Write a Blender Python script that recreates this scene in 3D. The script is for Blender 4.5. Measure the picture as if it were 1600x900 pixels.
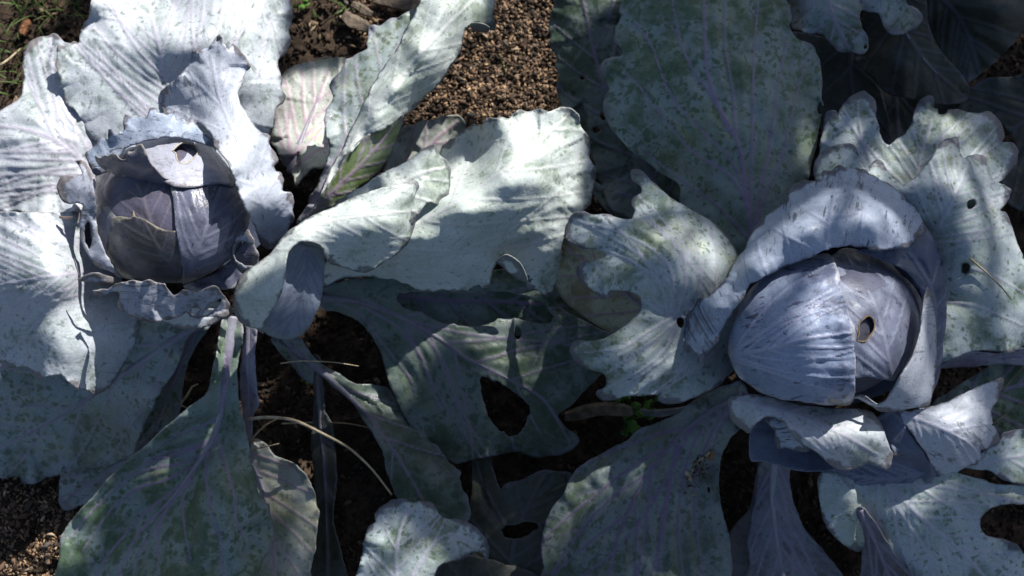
import bpy, math, random
import numpy as np
from mathutils import Vector, Matrix
from mathutils.geometry import delaunay_2d_cdt

scene = bpy.context.scene
for o in list(bpy.data.objects):
    bpy.data.objects.remove(o)
C = scene.collection

# ------------------------------------------------------------------ camera
CAM = np.array((0.0, -0.36, 1.47))
TILT = math.radians(15.5)
LENS, SENS = 46.0, 36.0
cam_d = bpy.data.cameras.new('camera')
cam_d.lens = LENS; cam_d.sensor_width = SENS
cam_d.clip_start = 0.02; cam_d.clip_end = 500
cam_d.dof.use_dof = True
cam_d.dof.focus_distance = 1.24
cam_d.dof.aperture_fstop = 7.0
cam = bpy.data.objects.new('camera', cam_d)
cam.location = CAM; cam.rotation_euler = (TILT, 0, 0)
C.objects.link(cam); scene.camera = cam

# ------------------------------------------------------------------ sky, sun, exposure
SUN_AZ = (0.56, 0.828)            # horizontal direction towards the sun (x, y)
SUN_EL = math.radians(39)
world = bpy.data.worlds.new('World'); scene.world = world; world.use_nodes = True
nt = world.node_tree; nt.nodes.clear()
sky = nt.nodes.new('ShaderNodeTexSky'); sky.sky_type = 'NISHITA'; sky.sun_disc = False
sky.sun_elevation = SUN_EL
sky.dust_density = 1.0; sky.ozone_density = 1.2
sky.sun_rotation = math.atan2(SUN_AZ[0], SUN_AZ[1])
bg = nt.nodes.new('ShaderNodeBackground'); bg.inputs[1].default_value = 0.062
wo = nt.nodes.new('ShaderNodeOutputWorld')
nt.links.new(sky.outputs[0], bg.inputs[0]); nt.links.new(bg.outputs[0], wo.inputs[0])
S = np.array((SUN_AZ[0] * math.cos(SUN_EL), SUN_AZ[1] * math.cos(SUN_EL), math.sin(SUN_EL)))
S = S / np.linalg.norm(S)
sd = bpy.data.lights.new('sun', 'SUN'); sd.energy = 5.0; sd.angle = math.radians(0.53)
sd.color = (1.0, 0.965, 0.90)
sun = bpy.data.objects.new('sun', sd); C.objects.link(sun)
sun.rotation_euler = Vector(S).to_track_quat('Z', 'Y').to_euler(); sun.location = tuple(S * 5)
scene.view_settings.view_transform = 'Standard'; scene.view_settings.look = 'None'
scene.view_settings.gamma = 1.0; scene.view_settings.exposure = 0.62
try: scene.view_settings.use_curve_mapping = False
except Exception: pass

# ------------------------------------------------------------------ projection helpers
ct, st = math.cos(TILT), math.sin(TILT)
F = 1600 * LENS / SENS
def unproj(x, y, z):
    """photo pixel + world height -> world point"""
    x = np.asarray(x, float); y = np.asarray(y, float); z = np.asarray(z, float)
    u = (x - 800) / F; v = (450 - y) / F
    dx, dy, dz = u, v * ct + st, v * st - ct
    t = (z - CAM[2]) / dz
    return np.stack([CAM[0] + dx * t, CAM[1] + dy * t, np.broadcast_to(z, t.shape) + 0 * t], -1)
def proj(P):
    P = np.asarray(P, float) - CAM
    yy = P[..., 1] * ct + P[..., 2] * st
    zz = -P[..., 1] * st + P[..., 2] * ct
    return np.stack([800 + F * P[..., 0] / -zz, 450 - F * yy / -zz], -1)
PPM = 1650.0                      # pixels per metre around leaf height

# ------------------------------------------------------------------ numpy noise
_rt = np.random.RandomState(7).rand(65536)
def _h(i, j, s):
    return _rt[((i * 73856093) ^ (j * 19349663) ^ (s * 83492791)) & 65535]
def vnoise(x, y, s=0):
    xi = np.floor(x).astype(np.int64); yi = np.floor(y).astype(np.int64)
    fx = x - xi; fy = y - yi
    fx = fx * fx * (3 - 2 * fx); fy = fy * fy * (3 - 2 * fy)
    a = _h(xi, yi, s); b = _h(xi + 1, yi, s); c = _h(xi, yi + 1, s); d = _h(xi + 1, yi + 1, s)
    return (a + (b - a) * fx + (c - a) * fy + (a - b - c + d) * fx * fy) * 2 - 1
def fbm(x, y, s=0, o=3):
    r = 0; a = 1; n = 0
    for k in range(o):
        r = r + a * vnoise(x * 2 ** k, y * 2 ** k, s + k * 17); n += a; a *= .5
    return r / n

# ------------------------------------------------------------------ 2d helpers
def P2(s):
    return np.array([[float(v) for v in t.split(',')] for t in s.split()])
def inside(pts, poly):
    x, y = pts[:, 0][:, None], pts[:, 1][:, None]
    r = np.zeros(len(pts), bool)
    for k in range(0, len(pts), 4000):
        xs, ys = x[k:k + 4000], y[k:k + 4000]
        x0, y0 = poly[:, 0][None], poly[:, 1][None]
        x1, y1 = np.roll(poly[:, 0], -1)[None], np.roll(poly[:, 1], -1)[None]
        c = (y0 > ys) != (y1 > ys)
        xx = (x1 - x0) * (ys - y0) / np.where(y1 == y0, 1e-9, y1 - y0) + x0
        r[k:k + 4000] = (np.sum(c & (xs < xx), 1) % 2) == 1
    return r
def segdist(pts, a, b):
    """min distance to segments a->b, index of nearest"""
    D = np.empty(len(pts)); I = np.empty(len(pts), int); T = np.empty(len(pts))
    ab = b - a; L = np.maximum((ab ** 2).sum(1), 1e-9)
    ch = max(200, int(1.5e6 / max(1, len(a))))
    for k in range(0, len(pts), ch):
        p = pts[k:k + ch][:, None, :] - a[None]
        t = np.clip((p * ab[None]).sum(2) / L[None], 0, 1)
        d = np.sqrt(((p - t[..., None] * ab[None]) ** 2).sum(2))
        i = d.argmin(1); ii = np.arange(len(i))
        D[k:k + ch] = d[ii, i]; I[k:k + ch] = i; T[k:k + ch] = t[ii, i]
    return D, I, T
def catmull(P, step, closed=True):
    P = np.asarray(P, float); n = len(P); out = []
    rng = range(n) if closed else range(n - 1)
    for i in rng:
        if closed: p0, p1, p2, p3 = P[i - 1], P[i], P[(i + 1) % n], P[(i + 2) % n]
        else: p0, p1, p2, p3 = P[max(i - 1, 0)], P[i], P[i + 1], P[min(i + 2, n - 1)]
        m = max(1, int(round(np.linalg.norm(p2 - p1) / step)))
        t = (np.arange(m) / m)[:, None]
        k = 0.42
        m1 = (p2 - p0) * k; m2 = (p3 - p1) * k
        out.append((2 * t ** 3 - 3 * t ** 2 + 1) * p1 + (t ** 3 - 2 * t ** 2 + t) * m1 + (-2 * t ** 3 + 3 * t ** 2) * p2 + (t ** 3 - t ** 2) * m2)
    if not closed: out.append(P[-1:])
    return np.concatenate(out)
def tps(ctrl, pts):
    c = np.asarray(ctrl, float); X = c[:, :2] / 100; z = c[:, 2]
    if len(c) < 3: return np.full(len(pts), z.mean())
    n = len(c)
    def K(A, B):
        r2 = ((A[:, None] - B[None]) ** 2).sum(2)
        return 0.5 * r2 * np.log(r2 + 1e-9)
    M = np.zeros((n + 3, n + 3)); M[:n, :n] = K(X, X) + np.eye(n) * 0.02
    M[:n, n] = 1; M[:n, n + 1:] = X; M[n, :n] = 1; M[n + 1:, :n] = X.T
    w = np.linalg.solve(M + np.eye(n + 3) * 1e-9, np.concatenate([z, np.zeros(3)]))
    q = pts / 100
    return K(q, X) @ w[:n] + w[n] + q @ w[n + 1:]

# ------------------------------------------------------------------ veins
def march(p, d, poly, step=5, bend=0.0, maxlen=500, wob=0, seed=0):
    pts = [np.array(p, float)]; rs = random.Random(seed)
    ang = math.atan2(d[1], d[0]); L = 0
    while L < maxlen:
        ang += bend * step + rs.uniform(-1, 1) * wob
        q = pts[-1] + step * np.array((math.cos(ang), math.sin(ang)))
        pts.append(q); L += step
        if (L % 20) < step and not inside(q[None], poly)[0]: break
    return np.array(pts)
def make_veins(mid, poly, n=7, a0=58, a1=28, w0=5.0, seed=0, sub=True, bend=1.0, t0=0.02, t1=0.85, wmid=None):
    """returns segments a, b, width, strength"""
    rs = random.Random(seed)
    mid = catmull(mid, 5, False)
    segs = []
    def add(path, wa, wb, s):
        m = len(path)
        for i in range(m - 1):
            t = i / max(1, m - 1)
            segs.append((path[i], path[i + 1], wa + (wb - wa) * t, s))
    add(mid, (wmid or w0 * 1.5), 1.6, 1.0)
    M = len(mid)
    for k in range(n):
        for side in (-1, 1):
            t = t0 + (t1 - t0) * (max(0, k + 0.25 * (side > 0) + rs.uniform(-.12, .12)) / n) ** 1.25
            t = max(0.0, t)
            i = min(M - 3, int(t * (M - 1)))
            d = mid[min(i + 3, M - 1)] - mid[i]; d = d / (np.linalg.norm(d) + 1e-9)
            a = math.radians((a0 + (a1 - a0) * t) + rs.uniform(-5, 5)) * side
            dd = np.array((d[0] * math.cos(a) - d[1] * math.sin(a), d[0] * math.sin(a) + d[1] * math.cos(a)))
            path = march(mid[i], dd, poly, 5, -side * 0.0016 * bend * rs.uniform(.6, 1.4), 420, .03, rs.random())
            if len(path) < 5: continue
            add(path, w0 * (1 - .45 * t) * .75, 1.1, .85)
            if sub:
                j = rs.randint(6, 10); sd_ = side
                while j < len(path) - 4:
                    e = path[j + 1] - path[j]; e = e / (np.linalg.norm(e) + 1e-9)
                    b = math.radians(rs.uniform(32, 50)) * sd_
                    ee = np.array((e[0] * math.cos(b) - e[1] * math.sin(b), e[0] * math.sin(b) + e[1] * math.cos(b)))
                    p2 = march(path[j], ee, poly, 6, -sd_ * .003, rs.uniform(30, 75), .08, rs.random())
                    if len(p2) > 2: add(p2, 1.6, .8, .5)
                    j += rs.randint(6, 11); sd_ = -sd_
    a = np.array([s[0] for s in segs]); b = np.array([s[1] for s in segs])
    w = np.array([s[2] for s in segs]); s_ = np.array([s[3] for s in segs])
    return a, b, w, s_

# ------------------------------------------------------------------ materials
def mat(name):
    m = bpy.data.materials.new(name); m.use_nodes = True
    t = m.node_tree; t.nodes.clear()
    return m, t
def nd(t, ty, **kw):
    n = t.nodes.new(ty)
    for k, v in kw.items(): setattr(n, k, v)
    return n
def ramp(t, src, p0, p1, v0=0.0, v1=1.0):
    n = nd(t, 'ShaderNodeMapRange'); n.interpolation_type = 'SMOOTHSTEP'
    n.inputs['From Min'].default_value = p0; n.inputs['From Max'].default_value = p1
    n.inputs['To Min'].default_value = v0; n.inputs['To Max'].default_value = v1
    t.links.new(src, n.inputs['Value']); return n.outputs[0]
def noise(t, co, scale, detail=3, rough=.55, dist=0.0):
    n = nd(t, 'ShaderNodeTexNoise'); n.inputs['Scale'].default_value = scale
    n.inputs['Detail'].default_value = detail; n.inputs['Roughness'].default_value = rough
    n.inputs['Distortion'].default_value = dist
    t.links.new(co, n.inputs['Vector']); return n.outputs['Fac']
def mixc(t, fac, a, b):
    n = nd(t, 'ShaderNodeMix', data_type='RGBA')
    for i, v in ((0, fac), (6, a), (7, b)):
        if hasattr(v, 'links') or hasattr(v, 'is_linked'): t.links.new(v, n.inputs[i])
        elif i == 0: n.inputs[0].default_value = v
        else: n.inputs[i].default_value = (*v, 1)
    return n.outputs[2]
def math_(t, op, a, b=None, clamp=False):
    n = nd(t, 'ShaderNodeMath', operation=op, use_clamp=clamp)
    for i, v in ((0, a), (1, b)):
        if v is None: continue
        if hasattr(v, 'is_linked'): t.links.new(v, n.inputs[i])
        else: n.inputs[i].default_value = v
    return n.outputs[0]
def attr(t, name, kind='GEOMETRY'):
    n = nd(t, 'ShaderNodeAttribute'); n.attribute_name = name; n.attribute_type = kind
    return n.outputs['Fac']

_mats = {}
def leaf_mat(key):
    if key in _mats: return _mats[key]
    # wax bloom colour, colour under the bloom, vein colour, edge colour, spots, patches, scratches, second tint
    D = dict(
        pale   = ((.50, .53, .585), (.12, .155, .13), (.50, .48, .57), (.16, .14, .15), .44, .22, .35, (.40, .45, .47)),
        flap   = ((.45, .48, .56), (.12, .13, .15), (.47, .48, .58), (.10, .085, .09), .12, .03, .75, (.39, .43, .50)),
        bright = ((.54, .59, .585), (.14, .185, .12), (.56, .58, .58), (.10, .10, .11), .36, .24, .30, (.44, .50, .46)),
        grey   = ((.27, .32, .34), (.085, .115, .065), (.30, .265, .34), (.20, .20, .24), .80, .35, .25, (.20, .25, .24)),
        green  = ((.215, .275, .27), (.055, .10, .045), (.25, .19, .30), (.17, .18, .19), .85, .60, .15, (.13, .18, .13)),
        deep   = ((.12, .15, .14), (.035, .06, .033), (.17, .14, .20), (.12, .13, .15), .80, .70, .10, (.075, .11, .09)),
        antler = ((.40, .455, .49), (.08, .125, .065), (.42, .42, .50), (.09, .08, .11), .62, .42, .20, (.28, .35, .35)),
        head   = ((.295, .355, .50), (.085, .085, .15), (.38, .41, .55), (.50, .50, .56), .10, .34, .95, (.225, .275, .395)),
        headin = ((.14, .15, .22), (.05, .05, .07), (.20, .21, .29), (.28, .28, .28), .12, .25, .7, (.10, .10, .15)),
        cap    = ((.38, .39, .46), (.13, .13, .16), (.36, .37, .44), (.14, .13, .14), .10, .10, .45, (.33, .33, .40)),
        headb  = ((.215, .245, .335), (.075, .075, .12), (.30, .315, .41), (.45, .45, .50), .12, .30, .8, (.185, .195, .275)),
        slate  = ((.13, .14, .205), (.04, .04, .055), (.16, .165, .22), (.28, .28, .28), .12, .25, .8, (.085, .09, .135)),  # puts the shade on the left head's sun-averted front into the colour
        mauve  = ((.105, .10, .15), (.05, .045, .05), (.15, .135, .17), (.30, .28, .25), .12, .35, .4, (.08, .07, .088)),  # purple-brown, darkened further in place of shade on the left head
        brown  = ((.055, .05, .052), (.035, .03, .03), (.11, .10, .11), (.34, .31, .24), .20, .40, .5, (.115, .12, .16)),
        collar = ((.37, .43, .545), (.07, .075, .10), (.38, .42, .56), (.075, .065, .075), .18, .12, .85, (.305, .36, .465)),
        ragged = ((.36, .385, .46), (.085, .085, .095), (.42, .43, .50), (.13, .11, .10), .35, .12, .7, (.28, .30, .37)),
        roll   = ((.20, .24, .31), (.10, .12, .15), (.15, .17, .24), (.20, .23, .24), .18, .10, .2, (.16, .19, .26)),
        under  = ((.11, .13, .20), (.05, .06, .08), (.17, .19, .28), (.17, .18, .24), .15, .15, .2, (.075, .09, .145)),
        lime   = ((.19, .235, .16), (.11, .165, .045), (.32, .24, .33), (.16, .15, .18), .55, .80, .10, (.14, .19, .07)),
        dusk   = ((.16, .17, .21), (.06, .055, .06), (.22, .19, .27), (.15, .15, .18), .45, .45, .2, (.105, .10, .13)),
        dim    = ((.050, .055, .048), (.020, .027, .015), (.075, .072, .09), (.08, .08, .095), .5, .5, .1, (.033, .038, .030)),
        ochre  = ((.32, .33, .25), (.14, .12, .06), (.24, .16, .21), (.16, .14, .11), .5, .6, .2, (.22, .20, .12)),
        chalk  = ((.42, .44, .42), (.15, .19, .11), (.42, .30, .38), (.20, .20, .18), .45, .35, .25, (.32, .35, .31)),
        stalkd = ((.15, .15, .18), (.07, .065, .08), (.17, .15, .20), (.14, .14, .17), .25, .25, .8, (.12, .11, .14)),
        plum   = ((.175, .21, .21), (.055, .085, .045), (.17, .115, .21), (.18, .18, .22), .85, .42, .25, (.12, .14, .13)),
        stalk  = ((.26, .27, .32), (.12, .10, .13), (.27, .235, .31), (.30, .29, .36), .25, .25, .8, (.23, .20, .28)),
    )[key]
    wax, und, vc, ec, spots, patch, scr, w2 = D
    m, t = mat('leaf_' + key)
    tc = nd(t, 'ShaderNodeTexCoord'); co = tc.outputs['Object']
    oi = nd(t, 'ShaderNodeObjectInfo')
    off = nd(t, 'ShaderNodeVectorMath', operation='ADD')
    t.links.new(co, off.inputs[0]); t.links.new(oi.outputs['Random'], off.inputs[1]); co = off.outputs[0]
    vein = attr(t, 'vein'); edge = attr(t, 'edge'); gr = attr(t, 'grain'); rim = attr(t, 'rim')
    # streak coordinates follow the veins of the leaf
    st_n = nd(t, 'ShaderNodeAttribute'); st_n.attribute_name = 'flow'; st_n.attribute_type = 'GEOMETRY'
    flow = st_n.outputs['Vector']
    big = noise(t, co, 22, 4, .6, .3); mid_ = noise(t, co, 75, 4, .6, .2); fin = noise(t, co, 420, 4, .65)
    spn = noise(t, co, 105, 4, .55, .7); spn2 = noise(t, co, 38, 3, .6, .9)
    spn2 = math_(t, 'ADD', spn2, math_(t, 'MULTIPLY', math_(t, 'SUBTRACT', gr, .5), .16))
    col = mixc(t, ramp(t, big, .38, .64), wax, w2)
    if key in ('grey', 'green', 'deep', 'chalk', 'antler', 'ochre', 'dim'):
        ol = math_(t, 'MULTIPLY', ramp(t, noise(t, co, 17, 4, .6, .6), .50, .68), ramp(t, mid_, .3, .62, .2, .62))
        col = mixc(t, ol, col, tuple(a * b for a, b in zip(w2, (1.30, 1.12, .62))))
    col = mixc(t, ramp(t, noise(t, co, 210, 5, .7), .35, .75, 0, .30), col, tuple(min(1, c * 1.28) for c in wax))
    # rubbed bloom: patches then spots
    bigt = math_(t, 'ADD', big, math_(t, 'MULTIPLY', math_(t, 'SUBTRACT', gr, .55), .30))
    bigt = math_(t, 'ADD', bigt, math_(t, 'MULTIPLY', vein, -.16))
    pm = ramp(t, bigt, .66 - .26 * patch, .76 - .22 * patch)
    pm2 = math_(t, 'MULTIPLY', pm, ramp(t, mid_, .34, .56, .25, 1))
    col = mixc(t, math_(t, 'MULTIPLY', pm2, .40 + .5 * patch), col, und)
    dvn = nd(t, 'ShaderNodeTexNoise'); dvn.inputs['Scale'].default_value = 120; dvn.inputs['Detail'].default_value = 3; t.links.new(co, dvn.inputs['Vector'])
    dvs = nd(t, 'ShaderNodeVectorMath', operation='SCALE'); dvs.inputs['Scale'].default_value = .009; t.links.new(dvn.outputs['Color'], dvs.inputs[0])
    dva = nd(t, 'ShaderNodeVectorMath', operation='ADD'); t.links.new(co, dva.inputs[0]); t.links.new(dvs.outputs[0], dva.inputs[1])
    vs_ = nd(t, 'ShaderNodeTexVoronoi'); vs_.inputs['Scale'].default_value = 125; t.links.new(dva.outputs[0], vs_.inputs['Vector'])
    vr = nd(t, 'ShaderNodeSeparateColor'); t.links.new(vs_.outputs['Color'], vr.inputs[0])
    sz = math_(t, 'MULTIPLY', ramp(t, spn2, .40 - .12 * spots, .62 - .08 * spots), math_(t, 'MULTIPLY', vr.outputs[0], .16 + .34 * spots))
    s0 = ramp(t, math_(t, 'SUBTRACT', sz, vs_.outputs['Distance']), -.13, .07)
    vt_ = nd(t, 'ShaderNodeTexVoronoi'); vt_.inputs['Scale'].default_value = 270; t.links.new(dva.outputs[0], vt_.inputs['Vector'])
    vr2 = nd(t, 'ShaderNodeSeparateColor'); t.links.new(vt_.outputs['Color'], vr2.inputs[0])
    sz2 = math_(t, 'MULTIPLY', ramp(t, spn2, .52 - .16 * spots, .36 - .10 * spots), math_(t, 'MULTIPLY', vr2.outputs[0], .16 + .28 * spots))
    s0 = math_(t, 'MAXIMUM', s0, math_(t, 'MULTIPLY', ramp(t, math_(t, 'SUBTRACT', sz2, vt_.outputs['Distance']), -.18, .10), .6))
    s1 = ramp(t, spn, .63 - .12 * spots, .70 - .10 * spots)
    s1 = math_(t, 'MULTIPLY', s1, ramp(t, spn2, .38, .54))
    s1 = math_(t, 'MAXIMUM', math_(t, 'MULTIPLY', s1, .92), s0)
    col = mixc(t, math_(t, 'MULTIPLY', s1, min(.82, .46 + .45 * spots)), col, und)
    # scratches running along the flow of the leaf
    if scr > 0:
        mp = nd(t, 'ShaderNodeMapping'); t.links.new(flow, mp.inputs[0]); mp.inputs['Scale'].default_value = (.45, 2.2, 1)
        sn = noise(t, mp.outputs[0], 60, 5, .75, 1.6)
        gate = ramp(t, noise(t, co, 30, 3, .6), .53 - .06 * scr, .57 - .06 * scr)
        sm = math_(t, 'MULTIPLY', ramp(t, sn, .55, .575), gate)
        col = mixc(t, math_(t, 'MULTIPLY', sm, min(1, .95 * scr)), col, tuple(c * .7 for c in und))
    # veins
    vm = ramp(t, vein, .12, .7, 0, .95)
    vm = math_(t, 'MULTIPLY', vm, ramp(t, mid_, .3, .6, .7, 1))
    col = mixc(t, vm, col, vc)
    # purple-brown margin
    em = ramp(t, math_(t, 'ADD', edge, math_(t, 'MULTIPLY', math_(t, 'SUBTRACT', mid_, .5), 1.6)), .72, 1.0)
    em2 = ramp(t, edge, .90, .99)
    rimn = math_(t, 'ADD', math_(t, 'MULTIPLY', rim, .85), math_(t, 'MULTIPLY', noise(t, co, 60, 4, .65, .5), .8))
    rm = math_(t, 'MULTIPLY', ramp(t, rimn, .70, .86), ramp(t, fin, .25, .55, .6, 1))
    col = mixc(t, math_(t, 'MULTIPLY', rm, .85), col, ec)
    col = mixc(t, math_(t, 'MULTIPLY', em, .60), col, ec)
    col = mixc(t, math_(t, 'MULTIPLY', em2, .75), col, tuple(min(1, .55 * c + .45 * w) for c, w in zip(ec, wax)))
    col = mixc(t, ramp(t, fin, .30, .70, .16, 0), col, tuple(c * .5 for c in und))
    bs = nd(t, 'ShaderNodeBsdfPrincipled'); out = nd(t, 'ShaderNodeOutputMaterial')
    t.links.new(col, bs.inputs['Base Color'])
    rr = math_(t, 'SUBTRACT', ramp(t, mid_, .3, .7, .28 if key in ('slate', 'brown', 'mauve', 'cap') else .38, .44 if key in ('slate', 'brown', 'mauve', 'cap') else .56), math_(t, 'MULTIPLY', s1, .10))
    t.links.new(rr, bs.inputs['Roughness'])
    bs.inputs['Specular IOR Level'].default_value = .42
    # relief: net of fine veins, pits
    vo = nd(t, 'ShaderNodeTexVoronoi'); vo.feature = 'DISTANCE_TO_EDGE'; vo.inputs['Scale'].default_value = 150
    ds = nd(t, 'ShaderNodeVectorMath', operation='ADD'); t.links.new(co, ds.inputs[0])
    nn = nd(t, 'ShaderNodeTexNoise'); nn.inputs['Scale'].default_value = 60; t.links.new(co, nn.inputs['Vector'])
    sc = nd(t, 'ShaderNodeVectorMath', operation='SCALE'); sc.inputs['Scale'].default_value = .012
    t.links.new(nn.outputs['Color'], sc.inputs[0]); t.links.new(sc.outputs[0], ds.inputs[1]); t.links.new(ds.outputs[0], vo.inputs['Vector'])
    net = ramp(t, vo.outputs['Distance'], 0, .12)
    h = math_(t, 'ADD', math_(t, 'MULTIPLY', net, .14), math_(t, 'MULTIPLY', fin, .25))
    h = math_(t, 'ADD', h, math_(t, 'MULTIPLY', noise(t, co, 110, 4, .6), 1.0))
    h = math_(t, 'ADD', h, math_(t, 'MULTIPLY', vein, .5))
    bp = nd(t, 'ShaderNodeBump'); bp.inputs['Strength'].default_value = .5; bp.inputs['Distance'].default_value = .0009
    t.links.new(h, bp.inputs['Height']); t.links.new(bp.outputs[0], bs.inputs['Normal'])
    t.links.new(bs.outputs[0], out.inputs[0])
    _mats[key] = m
    return m

def simple_mat(name, c1, c2, scale=80, rough=.8, vary=None, bump=.4, spec=.25):
    m, t = mat(name)
    tc = nd(t, 'ShaderNodeTexCoord'); co = tc.outputs['Object']
    f = noise(t, co, scale, 5, .65)
    col = mixc(t, ramp(t, f, .3, .7), c1, c2)
    if vary:
        a = nd(t, 'ShaderNodeAttribute'); a.attribute_name = vary
        n = nd(t, 'ShaderNodeMix', data_type='RGBA', blend_type='MULTIPLY'); n.inputs[0].default_value = 1
        t.links.new(col, n.inputs[6]); t.links.new(a.outputs['Color'], n.inputs[7]); col = n.outputs[2]
    bs = nd(t, 'ShaderNodeBsdfPrincipled'); out = nd(t, 'ShaderNodeOutputMaterial')
    t.links.new(col, bs.inputs['Base Color']); bs.inputs['Roughness'].default_value = rough
    bs.inputs['Specular IOR Level'].default_value = spec
    bp = nd(t, 'ShaderNodeBump'); bp.inputs['Strength'].default_value = bump; bp.inputs['Distance'].default_value = .002
    t.links.new(noise(t, co, scale * 4, 4, .7), bp.inputs['Height']); t.links.new(bp.outputs[0], bs.inputs['Normal'])
    t.links.new(bs.outputs[0], out.inputs[0])
    return m

# ------------------------------------------------------------------ object helpers
def mesh_obj(name, V, Fc, m, parent=None, smooth=True, uv=None):
    me = bpy.data.meshes.new(name)
    V = np.asarray(V, np.float32)
    if isinstance(Fc, np.ndarray):
        k = Fc.shape[1]
        me.vertices.add(len(V)); me.vertices.foreach_set('co', V.ravel())
        me.loops.add(Fc.size); me.loops.foreach_set('vertex_index', Fc.ravel().astype(np.int32))
        me.polygons.add(len(Fc)); me.polygons.foreach_set('loop_start', np.arange(0, Fc.size, k, dtype=np.int32))
        me.update(calc_edges=True)
    else:
        me.from_pydata([tuple(map(float, v)) for v in V], [], Fc); me.update()
    if smooth: me.polygons.foreach_set('use_smooth', np.ones(len(me.polygons), bool))
    me.materials.append(m)
    o = bpy.data.objects.new(name, me); C.objects.link(o)
    if parent is not None:
        o.parent = parent
        o.matrix_parent_inverse = pinv(parent)
    return o
def pinv(p):
    # everything is built in world coordinates and parents never rotate
    return Matrix.Translation(-p.location) if p.type == 'EMPTY' else Matrix.Identity(4)
def empty(name, loc, label, cat, group=None):
    o = bpy.data.objects.new(name, None); C.objects.link(o); o.location = tuple(loc)
    o['label'] = label; o['category'] = cat
    if group: o['group'] = group
    o.empty_display_size = .05
    return o
def tag(o, label=None, cat=None, group=None, kind=None):
    if label: o['label'] = label
    if cat: o['category'] = cat
    if group: o['group'] = group
    if kind: o['kind'] = kind
    return o
def fattr(me, name, arr):
    a = me.attributes.new(name, 'FLOAT', 'POINT'); a.data.foreach_set('value', np.asarray(arr, np.float32))
def tube(pts, radii, seg=8, flat=1.0):
    """tapered tube along 3d points"""
    pts = np.asarray(pts, float); n = len(pts)
    T = np.gradient(pts, axis=0); T /= np.linalg.norm(T, axis=1)[:, None] + 1e-12
    up = np.array((0, 0, 1.0)); V = []
    for i in range(n):
        u = np.cross(up, T[i]); 
        if np.linalg.norm(u) < 1e-3: u = np.array((1.0, 0, 0))
        u /= np.linalg.norm(u); w = np.cross(T[i], u)
        for k in range(seg):
            a = 2 * math.pi * k / seg
            V.append(pts[i] + radii[i] * (u * math.cos(a) + w * math.sin(a) * flat))
    Fc = []
    for i in range(n - 1):
        for k in range(seg):
            a, b = i * seg + k, i * seg + (k + 1) % seg
            Fc.append((a, b, b + seg, a + seg))
    Fc.append(tuple(range(seg))[::-1]); Fc.append(tuple(range((n - 1) * seg, n * seg)))
    return V, Fc

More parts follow.
